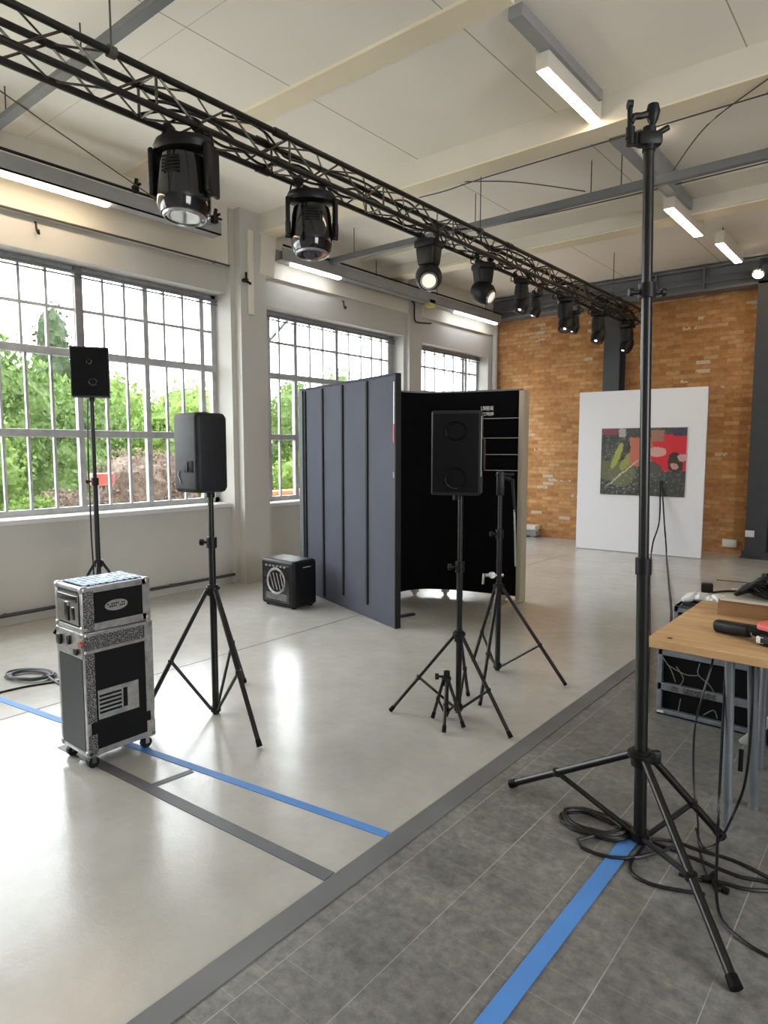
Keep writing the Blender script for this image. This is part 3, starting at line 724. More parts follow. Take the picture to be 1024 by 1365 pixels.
# ============================================================ STANDS
def limb(mb, a, c, r, **k): return mb.cyl(a, c, r, **k)
def tripod(name, label, base, feet, hub_z, coll_z, pole_top, r=.017, lean=(0, 0), brace=.6, top_r=None, knob=None, foot_r=.016, leg_r=.011, group='black tripod stands', zc=None):
    """pole with a sliding hub, straight legs to the feet, braces from the lower collar"""
    base = Vector((base[0], base[1], 0)); ln = Vector((lean[0], lean[1], 0))
    t = thing(name, label, 'stand', tuple(base), group)
    ax = lambda z: base + ln*(z/pole_top) + Vector((0, 0, z))
    if zc is None: zc = (hub_z+pole_top)*.5
    MB().cyl(ax(coll_z-.03), ax(zc), r).build('lower_pole', 'black_metal', t)
    MB().cyl(ax(zc-.02), ax(pole_top), top_r or r*.8).build('upper_pole', 'black_metal', t)
    c = MB().cyl(ax(zc-.03), ax(zc+.03), r*(1.5 if top_r is None or r < .02 else 1.22))
    kd = Vector((-_rt.x, -_rt.y, 0)) if knob is None else Vector(knob)
    if r < .02: c.cyl(ax(zc), ax(zc)+kd*.05, .007).cyl(ax(zc)+kd*.045, ax(zc)+kd*.065, .018, seg=8)
    c.build('clamp_collar', 'black', t)
    MB().cyl(ax(hub_z-.03), ax(hub_z+.03), r*1.55).cyl(ax(hub_z+.005), ax(hub_z+.02), r*2.1).build('hub', 'black', t)
    MB().cyl(ax(coll_z-.015), ax(coll_z+.015), r*1.5).build('brace_collar', 'black', t)
    for fx, fy in feet:
        f = Vector((fx, fy, foot_r)); d = (f-ax(hub_z)); hd = Vector((d.x, d.y, 0)).normalized()
        a = ax(hub_z)+hd*r*1.7
        lg = MB().cyl(a, f, leg_r); lg.box(ax(hub_z)+hd*r*1.5, (.022, .016, .03), rot=(0, 0, atan2(hd.y, hd.x)), bevel=.003)
        lo = lg.build('leg', 'black_metal', t)
        e = (f-a).normalized(); MB().cyl(f-e*.03, f+e*.004, foot_r*.9, foot_r).build('rubber_foot', 'black_matte', lo)
        j = a + (f-a)*brace; s_ = ax(coll_z)+hd*r*1.4
        br = MB().cyl(s_, j, leg_r*.72); br.cyl(j-Vector((0, 0, .012)), j+Vector((0, 0, .012)), leg_r*1.3); br.build('brace', 'black_metal', t)
    return t, ax
def foot(px, py): v = P(px, py, z=.015); return (v.x, v.y)

# E: big stand at the right
ln = (-.049, -.040)
E, axE = tripod('tall_stand', 'tall black wind-up pole stand in front of the wooden workbench', (-.759, 2.477), [foot(682, 1046), foot(981, 1318), foot(962, 1116)], .338, .03, 2.57,
    r=.0235, lean=ln, brace=.58, top_r=.0185, foot_r=.019, leg_r=.0145, zc=1.07)
c = MB().cyl(axE(2.03), axE(2.08), .030); 
for s in (-1, 1): c.cyl(axE(2.05)+_rt*s*.02, axE(2.05)+_rt*s*.055, .008); c.cyl(axE(2.05)+_rt*s*.05, axE(2.05)+_rt*s*.065, .014)
c.build('upper_clamp', 'black', E)
c = MB().box(axE(.338)+_rt*.05, (.05, .03, .055), rot=(0, 0, YAW), bevel=.01); c.build('hub_lever', 'black', E)
top = axE(2.545)
c = MB().box(top+Vector((0, 0, .02)), (.085, .05, .05), rot=(0, 0, YAW), bevel=.014); c.cyl(top-Vector((0, 0, .02)), top+Vector((0, 0, .06)), .022)
c.cyl(top+_rt*.02+Vector((0, 0, .035)), top+_rt*.065+Vector((0, 0, .06)), .010)
c.cyl(top-_rt*.045+Vector((0, 0, .0)), top-_rt*.045+Vector((0, 0, .04)), .012)
c.build('head_block', 'black', E)
hk = MB()
hk.cyl(top+_rt*.008+Vector((0, 0, .05)), top+_rt*.008+Vector((0, 0, .10)), .008)
hk.lathe([(0, .03), (.018, .025), (.024, 0), (.018, -.025), (.008, -.045), (0, -.045)], c=top+_rt*.01+Vector((0, 0, .110)))
hk.tube(spline([top+_rt*.005+Vector((0, 0, .108)), top-_rt*.03+Vector((0, 0, .098)), top-_rt*.055+Vector((0, 0, .095)), top-_rt*.066+Vector((0, 0, .075))], 5), .012, 8)
hk.cyl(top-_rt*.07+Vector((0, 0, .13)), top-_rt*.066+Vector((0, 0, .02)), .009); hk.cyl(top-_rt*.066+Vector((0, 0, .06)), top-_rt*.064+Vector((0, 0, .0)), .015)
hk.cyl(top-_rt*.078+Vector((0, 0, .135)), top-_rt*.062+Vector((0, 0, .135)), .015); hk.cyl(top-_rt*.08+Vector((0, 0, .03)), top-_rt*.06+Vector((0, 0, .025)), .009)
hk.build('hook_arm', 'black', E)

# ------------------------------------------------------------ loudspeakers
def placed(t, loc, rz):
    t.location = loc; t.rotation_euler = (0, 0, rz); return t
GS = 'loudspeakers on stands'
# B: moulded speaker seen from the side/back
B, axB = tripod('speaker_stand', 'black tripod stand right of the flight case carrying a loudspeaker', (-3.038, 2.204), [foot(346, 994), foot(188, 960), foot(326, 908)], .715, .03, 1.25,
    r=.019, brace=.55, foot_r=.015, leg_r=.0125)
t = thing('loudspeaker', 'moulded black loudspeaker on the tripod right of the flight case', 'loudspeaker', (0, 0, 0), GS)
w, d, h = .225, .20, .43
b = MB().box((0, 0, h/2), (w, d, h), bevel=.028, seg=4)
b.build('cabinet', 'speaker_skin', t)
MB().box((.0, d/2-.004, h/2), (w*.86, .016, h*.9), bevel=.006).build('front_grille', 'black_matte', t)
p = MB().box((.03, -d/2+.001, h*.33), (.085, .010, .062), bevel=.003); p.build('rear_panel', 'case_black', t, label='dark recessed socket panel')
MB().box((.028, -d/2-.006, h*.33), (.006, .006, .05)).build('panel_bar', 'speaker_skin', t)
MB().cyl((.040, .030, -.03), (.040, .030, .006), .024).build('pole_mount', 'black', t)
MB().tube(spline([(-.055, -d/2-.002, h*.27), (-.062, -d/2-.004, h*.22), (-.05, -d/2-.002, h*.17), (-.04, -d/2-.003, h*.12)], 5), .0025, 5).build('badge', 'pale_line', t)
MB().box((.03, .0, h), (.05, .03, .012), bevel=.004).build('top_handle', 'black', t)
placed(t, (-3.038-.040, 2.204-.030, 1.262), R(0))

# C: speaker in front of the booth
C_, axC = tripod('speaker_stand', 'black tripod stand in front of the curved partition carrying the largest loudspeaker', (-1.954, 3.05), [foot(521, 946), foot(681, 982), foot(624, 925)], .46, .05, 1.24,
    r=.017, brace=.55, foot_r=.013, leg_r=.0105)
t = thing('loudspeaker', 'large square-edged black loudspeaker in front of the curved partition', 'loudspeaker', (0, 0, 0), GS)
w, d, h = .262, .19, .448
MB().box((0, 0, h/2), (w, d, h), bevel=.012, seg=3).build('cabinet', 'speaker_skin', t)
MB().box((0, -d/2-.001, h/2), (w*.93, .006, h*.93), bevel=.003).build('front_panel', 'black_matte', t)
for zz, nm in ((h*.76, 'horn'), (h*.20, 'woofer')):
    hn = MB().lathe([(.050, 0), (.056, .006), (.060, .0), (.050, -.004), (.03, -.018), (.012, -.022), (0, -.012)], c=(.0, -d/2-.005, zz), rot=(R(90), 0, 0), seg=28, sy=1.0 if nm == 'woofer' else .85)
    hn.build(nm, 'black_gloss', t)
MB().b2((w/2-.0, -d/2+.012, .10), (w/2+.004, -d/2+.026, h-.03)).build('side_strip', 'pale_line', t, False, label='pale speckled strip down the side')
MB().b2((w/2, -.03, .13), (w/2+.018, .03, .30), .006).build('side_handle', 'black', t)
MB().cyl((0, 0, -.03), (0, 0, .006), .024).build('pole_mount', 'black', t)
placed(t, (-1.970, 3.04, 1.252), R(27))

# A: speaker by the window
A, axA = tripod('speaker_stand', 'slim black stand between window and flight case carrying a small loudspeaker', (-5.010, 2.560), [(-4.70, 2.33), (-5.37, 2.36), (-5.02, 2.98)], .60, .08, 1.89,
    r=.019, brace=.55, top_r=.016)
t = thing('loudspeaker', 'small flat-fronted black loudspeaker against the large window', 'loudspeaker', (0, 0, 0), GS)
w, d, h = .272, .15, .375
MB().box((0, 0, h/2), (w, d, h), bevel=.006).build('cabinet', 'speaker_skin', t)
MB().box((0, -d/2-.003, h/2), (w*.94, .008, h*.94), bevel=.003).build('front_grille', 'black_matte', t)
MB().lathe([(.012, 0), (.018, .004), (.022, 0)], c=(.0, -d/2-.008, h*.70), rot=(R(90), 0, 0)).build('horn', 'black_gloss', t)
MB().lathe([(.02, 0), (.028, .004), (.032, 0)], c=(.02, -d/2-.008, h*.30), rot=(R(90), 0, 0)).build('woofer', 'black_gloss', t)
MB().cyl((0, 0, -.03), (0, 0, .006), .022).build('pole_mount', 'black', t)
placed(t, (-5.010, 2.560, 1.893), R(60))
wire('speaker_cable', [axA(1.88)+Vector((-.02, -.02, 0)), axA(1.5)+Vector((-.03, -.03, 0)), axA(.9)+Vector((-.035, -.03, 0)), axA(.3)+Vector((-.04, -.04, 0)), (-5.0, 2.3, .01)], .006, 'thin black cable hanging along the stand by the large window', 'cable', 'cable')

# D: light stand with folded head behind speaker C
D, axD = tripod('light_stand', 'black tripod stand holding a bracket, right of the largest loudspeaker', (-2.156, 3.846), [foot(754, 912), foot(640, 938), foot(631, 880)], .575, .04, 1.30,
    r=.018, brace=.6, foot_r=.012, leg_r=.0115)
b = MB().box(axD(1.27), (.05, .04, .16), rot=(0, 0, YAW), bevel=.012); b.cyl(axD(1.32), axD(1.32)+_rt*.07+Vector((0, 0, -.02)), .014); b.cyl(axD(1.33)-_rt*.03, axD(1.33)+_rt*.09, .010)
b.cyl(axD(1.30)+_rt*.08, axD(1.08)+_rt*.10, .012, .008); b.build('bracket_head', 'black', D)
b = MB().cyl(axD(1.10)+_rt*.095, axD(.72)+_rt*.11, .007); b.build('hanging_rod', 'chrome', D, label='thin silver rod')
b = MB().cyl(axD(.66)-_rt*.09, axD(.66)+_rt*.03, .012); b.lathe([(0, .012), (.02, .01), (.024, 0), (.02, -.01), (0, -.012)], c=axD(.66)-_rt*.045, rot=(R(80), 0, YAW)); b.cyl(axD(.67)-_rt*.10, axD(.60)-_rt*.105, .008); b.build('side_knob', 'alu', D, label='silver clamp knob')

# small folding tripod at the foot of stand C
def small(px, py): return foot(px, py)
F_, axF = tripod('small_tripod', 'small folded tripod standing at the foot of the speaker stand before the partition', (-1.99, 2.985), [foot(592, 974), foot(577, 955), foot(618, 968)], .215, .04, .26,
    r=.012, brace=.5, foot_r=.012, leg_r=.009)

# ============================================================ FLIGHT CASES
def flight_case(name, label, x0, x1, y0, y1, z0, z1, e=.022):
    t = thing(name, label, 'flight case', ((x0+x1)/2, (y0+y1)/2, z0), 'flight cases stacked on castors')
    MB().b2((x0+.004, y0+.004, z0+.004), (x1-.004, y1-.004, z1-.004)).build('case_body', 'case_black', t, False)
    f = MB()
    for x in (x0, x1):
        for y in (y0, y1):
            sx = e if x == x0 else -e; sy = e if y == y0 else -e
            f.b2((min(x, x+sx), min(y, y+sy), z0), (max(x, x+sx), max(y, y+sy), z1), .004)
    for z in (z0, z1-e):
        for y in (y0, y1-e): f.b2((x0, y, z), (x1, y+e, z+e), .004)
        for x in (x0, x1-e): f.b2((x, y0, z), (x+e, y1, z+e), .004)
    f.build('edge_profile', 'alu', t)
    for x in (x0, x1):
        for y in (y0, y1):
            for z in (z0, z1):
                s = MB().box((x-(.014 if x == x1 else -.014), y-(.014 if y == y1 else -.014), z-(.014 if z == z1 else -.014)), (.036, .036, .036), bevel=.012, seg=3)
                s.build('ball_corner', 'alu', t)
    return t
CX0, CX1, CY0, CY1 = -3.195, -2.925, 1.410, 1.755
L_ = flight_case('flight_case', 'tall black and silver flight case on castors, the lower of the two stacked', CX0, CX1, CY0, CY1, .065, .655)
g = MB().b2((CX0+.024, CY0-.001, .09), (CX1-.024, CY0+.006, .53)); g.build('side_grille', 'case_grille', L_, False, label='dotted dark grey side panel')
g = MB().b2((CX1-.006, CY0+.024, .09), (CX1+.001, CY1-.024, .56)); g.build('front_panel', 'case_black', L_, False)
g = MB().b2((CX1-.003, CY0+.002, .23), (CX1+.004, CY0+.045, .56)); g.b2((CX1-.003, CY0+.002, .075), (CX1+.004, CY0+.045, .17)); g.b2((CX1-.003, CY0+.0, .575), (CX1+.006, CY1-.05, .640))
g.build('textured_plate', 'hammered', L_, False, label='scratched patterned metal plates')
g = MB().b2((CX1-.003, CY1-.045, .20), (CX1+.004, CY1-.002, .64)); g.b2((CX1-.003, CY1-.045, .075), (CX1+.004, CY1-.002, .15)); g.b2((CX1-.003, CY0+.01, .56), (CX1+.005, CY1-.01, .578)); g.b2((CX1-.003, CY0+.01, .640), (CX1+.005, CY1-.01, .652))
g.b2((CX1-.003, CY0+.02, .070), (CX1+.003, CY1-.01, .095)); g.build('front_profile', 'alu', L_, False)
g = MB().b2((CX0+.01, CY0-.004, .535), (CX1-.01, CY0+.004, .65)); g.build('catch_plate', 'alu', L_, False)
g = MB().box((CX0+.05, CY0-.012, .60), (.035, .014, .05), bevel=.004); g.box((CX1-.06, CY0-.012, .565), (.03, .014, .03), bevel=.005); g.box((CX0+.14, CY0-.010, .61), (.022, .014, .045), bevel=.006); g.build('latch', 'black_metal', L_)
g = MB().cyl((CX1-.02, CY0-.012, .605), (CX1-.02, CY0+.0, .605), .016); g.build('latch_button', mat('copper_button', (.45, .14, .08), .35, metal=.5), L_, label='small reddish button')
yA, yB = CY0+.055, CY1-.085; g = MB().b2((CX1-.001, yA, .235), (CX1+.003, yB, .375)); lp = g.build('vent_plate', 'alu', L_, False, label='silver plate with black slots')
g = MB()
for k in range(5): g.b2((CX1+.002, yA+.006, .262+k*.020), (CX1+.005, yA+.115, .272+k*.020))
g.b2((CX1+.002, yA+.125, .262), (CX1+.005, yA+.145, .355)); g.build('vent_slots', 'case_black', lp, False)
for x in (CX0+.035, CX1-.035):
    for y in (CY0+.035, CY1-.035):
        c = MB().b2((x-.022, y-.022, .058), (x+.022, y+.022, .066)); c.b2((x-.018, y-.010, .025), (x-.014, y+.010, .06)); c.b2((x+.014, y-.010, .025), (x+.018, y+.010, .06))
        o = c.build('castor', 'chrome', L_); MB().cyl((x-.012, y, .027), (x+.012, y, .027), .027, seg=20).build('wheel', 'black', o)
U = flight_case('flight_case', 'small black and silver flight case lying on top of the tall one', CX0, CX1-.004, CY0, CY1-.004, .657, .868)
g = MB().b2((CX1-.007, CY0+.06, .69), (CX1-.002, CY1-.04, .84)); g.build('front_panel', 'case_black', U, False)
g = MB().b2((CX1-.008, CY0+.022, .665), (CX1-.001, CY1-.028, .695)); g.b2((CX1-.008, CY0+.022, .84), (CX1-.001, CY1-.028, .864)); g.b2((CX1-.008, CY1-.045, .665), (CX1-.001, CY1-.005, .864)); g.build('front_profile', 'alu', U, False)
g = MB().b2((CX1-.008, CY0+.004, .66), (CX1-.0005, CY0+.055, .85)); g.build('textured_plate', 'hammered', U, False)
g = MB().lathe([(0, 0), (.026, 0), (.026, .003), (0, .003)], M4=Matrix.Translation((CX1-.004, CY0+.165, .765)) @ Euler((R(90), 0, R(90))).to_matrix().to_4x4(), sx=2.2)
bd = g.build('badge', 'alu', U, label='oval metal badge with raised lettering')
g = MB()
for k in range(2):
    for j in range(9):
        if (j*7+k*3) % 5: g.b2((CX1-.001, CY0+.12+j*.010, .757+k*.012), (CX1+.0005, CY0+.126+j*.010, .765+k*.012))
g.build('raised_marks', 'case_black', bd, False)
g = MB().b2((CX0+.03, CY0-.003, .69), (CX1-.035, CY0+.004, .83)); g.build('handle_plate', 'chrome', U, False)
g = MB().b2((CX0+.04, CY0-.006, .795), (CX1-.045, CY0-.002, .825), .002); g.b2((CX0+.11, CY0-.010, .70), (CX0+.145, CY0-.002, .79), .003); g.b2((CX0+.175, CY0-.008, .71), (CX0+.195, CY0-.002, .77), .003); g.build('handle_grip', 'black_gloss', U)
# thin blue and white striped layer on the upper case
def stripe_mat():
    m, n, l, b_ = new_mat('blue_white_stripes'); tc = n.new('ShaderNodeTexCoord').outputs['Object']
    sp = n.new('ShaderNodeSeparateXYZ'); l.new(tc, sp.inputs[0])
    f = mathn(n, l, 'FRACT', mathn(n, l, 'MULTIPLY', sp.outputs['Y'], 34))
    a = mathn(n, l, 'GREATER_THAN', f, .55)
    c = mixc(n, l, a, (.34, .50, .80), (.03, .06, .18))
    l.new(mixc(n, l, mathn(n, l, 'GREATER_THAN', noise(n, l, tc, 30, 3), .55), c, (.5, .66, .9)), b_.inputs['Base Color']); b_.inputs['Roughness'].default_value = .5
    return m
sm = stripe_mat()
t = thing('striped_layer', 'thin blue and white striped layer on the stacked flight cases', 'layer', ((CX0+CX1)/2, (CY0+CY1)/2, .870))
MB().b2((CX0+.03, CY0+.03, .8690), (CX1-.03, CY1-.03, .8745)).build('layer', sm, t, False)

# coil of cable behind case, on the floor
def coil(c, rx, ry, n, r, label, m='cable', seed=1, tails=(), rot=0):
    rr = random.Random(seed); pts = []
    for k in range(n*12+1):
        a = k/12*2*pi; f = 1-.22*abs(sin(k*.13+seed)); j = rr.uniform(-.008, .008)
        x = cos(a)*rx*f+j; y = sin(a)*ry*f+j
        pts.append((c[0]+x*cos(rot)-y*sin(rot)+.012*sin(k*.21), c[1]+x*sin(rot)+y*cos(rot)+.012*cos(k*.17), r*1.1+ (k/(n*12))*r*2.2+rr.uniform(0, r)))
    for q in tails: pts.append(q)
    return tag(MB().tube(spline(pts, 2), r, 6).build('coiled_cable', m), label, 'cable')
v = P(40, 903, z=0)
coil((v.x, v.y), .17, .10, 5, .007, 'coil of grey-black cable on the concrete left of the flight case', 'cable_grey', 3, [(-4.2, 1.85, .008), (-4.0, 1.95, .008), (-3.6, 2.05, .008)], rot=.5)
wire('floor_cable', [P(-60, 940, z=.006), P(0, 923, z=.006), P(35, 915, z=.006), P(66, 910, z=.006), P(120, 900, z=.006)], .006, 'thin black cable lying left of the flight case', 'cable', 'cable')

# ============================================================ BLACK CUBE (subwoofer)
t = thing('subwoofer', 'black cube-shaped loudspeaker on the floor beside the ribbed panel', 'loudspeaker', (-4.68, 4.33, 0))
sx0, sx1, sy0, sy1, sh = -4.92, -4.46, 4.13, 4.44, .455
b = MB().b2((sx0, sy0, .012), (sx1, sy1, sh), .035, 4); b.build('cabinet', 'black', t)
b = MB()
for x in (sx0+.05, sx1-.05):
    for y in (sy0+.05, sy1-.05): b.cyl((x, y, 0), (x, y, .02), .02)
b.build('rubber_feet', 'black_matte', t)
b = MB().b2((sx0+.05, sy0-.004, .05), (sx1-.06, sy0+.006, sh-.05), .003); gp = b.build('baffle', 'black_gloss', t)
MB().lathe([(.105, 0), (.125, .006), (.13, 0)], c=(sx0+.22, sy0-.004, .25), rot=(R(90), 0, 0), seg=32).build('cone_ring', 'alu', gp)
MB().lathe([(.10, .0), (.07, -.004), (.03, .004), (0, .008)], c=(sx0+.22, sy0-.006, .25), rot=(R(90), 0, 0), seg=32).build('cone', 'black_gloss', gp)
b = MB()
for k in range(4): b.cyl((sx0+.14+k*.05, sy0-.012, .33), (sx0+.20+k*.045, sy0-.012, .17), .004)
for k in range(5): b.b2((sx0+.08, sy0-.008, .075+k*.013), (sx1-.09, sy0-.003, .080+k*.013))
for k in range(6): b.b2((sx0+.08+k*.05, sy0-.010, .385), (sx0+.105+k*.05, sy0-.003, .40))
b.build('guard_bars', 'alu', gp)
MB().b2((sx1-.003, sy0+.12, .385), (sx1+.004, sy0+.22, .393)).build('badge', 'pale_line', t, False)

# ============================================================ RIBBED PANEL
a0 = Vector((-5.038, 4.80, 0)); a1 = Vector((-3.345, 4.238, 0)); dA = (a1-a0).normalized(); nA = Vector((dA.y, -dA.x, 0))  # towards viewer
LA = (a1-a0).length
t = thing('ribbed_panel', 'dark blue-grey ribbed panel standing at an angle in front of the windows', 'partition', tuple((a0+a1)/2))
def onA(u, off, z): return a0 + dA*u + nA*off + Vector((0, 0, z))
def slabA(mb, u0, u1, o0, o1, z0, z1):
    p = [onA(u0, o0, 0), onA(u1, o0, 0), onA(u1, o1, 0), onA(u0, o1, 0)]; return mb.prism(p, z0, z1)
slabA(MB(), .0, LA, -.045, 0, .005, 2.10).build('panel_board', 'navy', t, False)
slabA(slabA(MB(), -.01, LA+.004, -.05, .006, 2.09, 2.108), LA-.006, LA+.006, -.05, .004, .002, 2.10).build('edge_trim', 'navy_groove', t, False)
for u, zb in ((.115, .03), (.50, .03), (.90, .12), (1.34, .12)):
    slabA(MB(), u-.012, u+.012, 0, .016, zb, 2.08).build('rib', 'navy_groove', t, False)
slabA(MB(), -.012, .07, 0, .02, .01, 2.09).build('end_post', mat('slate_post', (.12, .125, .14), .6), t, False, label='lighter grey end post')
g = slabA(MB(), LA-.03, LA-.018, 0, .003, 1.70, 2.04); g.build('paper_strip', 'white', t, False, label='narrow white strip near the edge')
g = slabA(MB(), LA-.03, LA-.018, .0, .0045, 1.55, 1.70); g.build('red_strip', 'red', t, False)
g = slabA(MB(), LA-.03, LA-.02, 0, .003, 1.26, 1.31); g.build('sticker', 'pale_line', t, False)
f = MB()
for u in (.3, LA-.3): f.prism([onA(u-.02, -.4, 0), onA(u+.02, -.4, 0), onA(u+.02, -.045, 0), onA(u-.02, -.045, 0)], 0, .02)
f.build('rear_feet', 'navy_groove', t, False)

# ============================================================ CURVED PARTITION
pa = [Vector((-4.02, 4.98, 0)), Vector((-4.03, 5.25, 0)), Vector((-3.93, 5.47, 0)), Vector((-3.66, 5.62, 0)), Vector((-3.35, 5.70, 0)), Vector((-3.02, 5.76, 0))]
ps = spline(pa, 6)
t = thing('curved_partition', 'tall black curved partition behind the loudspeaker, with a beige right edge', 'partition', (-3.6, 5.5, 0))
def slab_path(pts, th, z0, z1, off=0):
    mb = MB(); ring = []
    for i, p in enumerate(pts):
        d = (pts[min(i+1, len(pts)-1)] - pts[max(i-1, 0)]).normalized(); n_ = Vector((-d.y, d.x, 0))
        ring.append([mb.bm.verts.new(p + n_*(off) + Vector((0, 0, z0))), mb.bm.verts.new(p + n_*(off+th) + Vector((0, 0, z0))),
                     mb.bm.verts.new(p + n_*(off+th) + Vector((0, 0, z1))), mb.bm.verts.new(p + n_*off + Vector((0, 0, z1)))])
    for A_, B_ in zip(ring, ring[1:]):
        for i in range(4): mb.bm.faces.new((A_[i], A_[(i+1) % 4], B_[(i+1) % 4], B_[i]))
    mb.bm.faces.new(ring[0]); mb.bm.faces.new(ring[-1][::-1]); return mb
slab_path(ps, .05, .055, 2.055).build('felt_wall', 'booth', t)
slab_path(ps, .06, 2.055, 2.07, -.005).build('top_trim', 'steel_grey', t)
e = ps[-1]
MB().b2((e.x-.005, e.y-.035, .004), (e.x+.05, e.y+.07, 2.05), .004).build('edge_post', 'beige', t, label='beige edge post')
g = MB().prism([(e.x-.01, e.y-.03), (e.x+.03, e.y-.03), (e.x+.06, e.y-.62), (e.x+.03, e.y-.62)], .003, .03); g.build('foot_bar', 'beige', t, False)
for q in (ps[9], ps[16], ps[-4]):
    c = MB().b2((q.x-.03, q.y-.03+.02, .028), (q.x+.03, q.y+.03+.02, .056)); c.cyl((q.x-.015, q.y+.02, .02), (q.x+.015, q.y+.02, .02), .02); c.build('castor', 'beige', t)
i0 = len(ps)-11
for z, k0 in ((1.79, 0), (1.60, 0), (1.44, 0), (1.285, 1)):
    seg = ps[i0+k0:]; mb = slab_path(seg, .018, z, z+.006, -.018); mb.build('shelf_edge', 'pale_line', t)
# small white lettering block, unreadable at this size, two rows of strokes
g = MB(); q0 = ps[len(ps)-7]; dq = (ps[-5]-ps[-7]).normalized(); nq = Vector((-dq.y, dq.x, 0))
rr = random.Random(5)
for row, (z, hh) in enumerate(((1.875, .038), (1.825, .030))):
    for k in range(7):
        c = q0 - dq*.06 + dq*(k*.019); c = c - nq*.003
        for dz in (0, hh/2-.003, hh-.006):
            if rr.random() < .7: g.box(c+Vector((0, 0, z+dz)), (.012, .003, .006), rot=(0, 0, atan2(dq.y, dq.x)))
        g.box(c-dq*.005+Vector((0, 0, z+hh/2)), (.004, .003, hh), rot=(0, 0, atan2(dq.y, dq.x)))
        if rr.random() < .6: g.box(c+dq*.005+Vector((0, 0, z+hh/2)), (.004, .003, hh), rot=(0, 0, atan2(dq.y, dq.x)))
g.build('lettering', 'white', t, False, label='two short rows of small white lettering')

# ============================================================ WHITE BOARD + PRINT
b0 = Vector((-4.02, 9.50, 0)); b1 = Vector((-2.29, 9.62, 0)); dB = (b1-b0).normalized(); nB = Vector((dB.y, -dB.x, 0)); LB = (b1-b0).length; aB = atan2(dB.y, dB.x)
t = thing('display_board', 'large white freestanding display board before the brick wall', 'display board', tuple((b0+b1)/2))
MB().prism([b0, b1, b1-nB*.05, b0-nB*.05], .012, 2.325).build('board_panel', 'board', t, False)
f = MB()
for u in (.25, LB-.25):
    c = b0+dB*u; f.prism([c-dB*.03+nB*-.05, c+dB*.03+nB*-.05, c+dB*.03-nB*.5, c-dB*.03-nB*.5], 0, .03); f.cyl(c-nB*.45+Vector((0, 0, .02)), c-nB*.05+Vector((0, 0, 1.2)), .015)
f.build('rear_support', 'steel_mid', t, False)
f = MB().prism([b0-nB*.0, b1-nB*.0, b1-nB*.05, b0-nB*.05], 0, .012); f.build('base_strip', 'steel_mid', t, False)

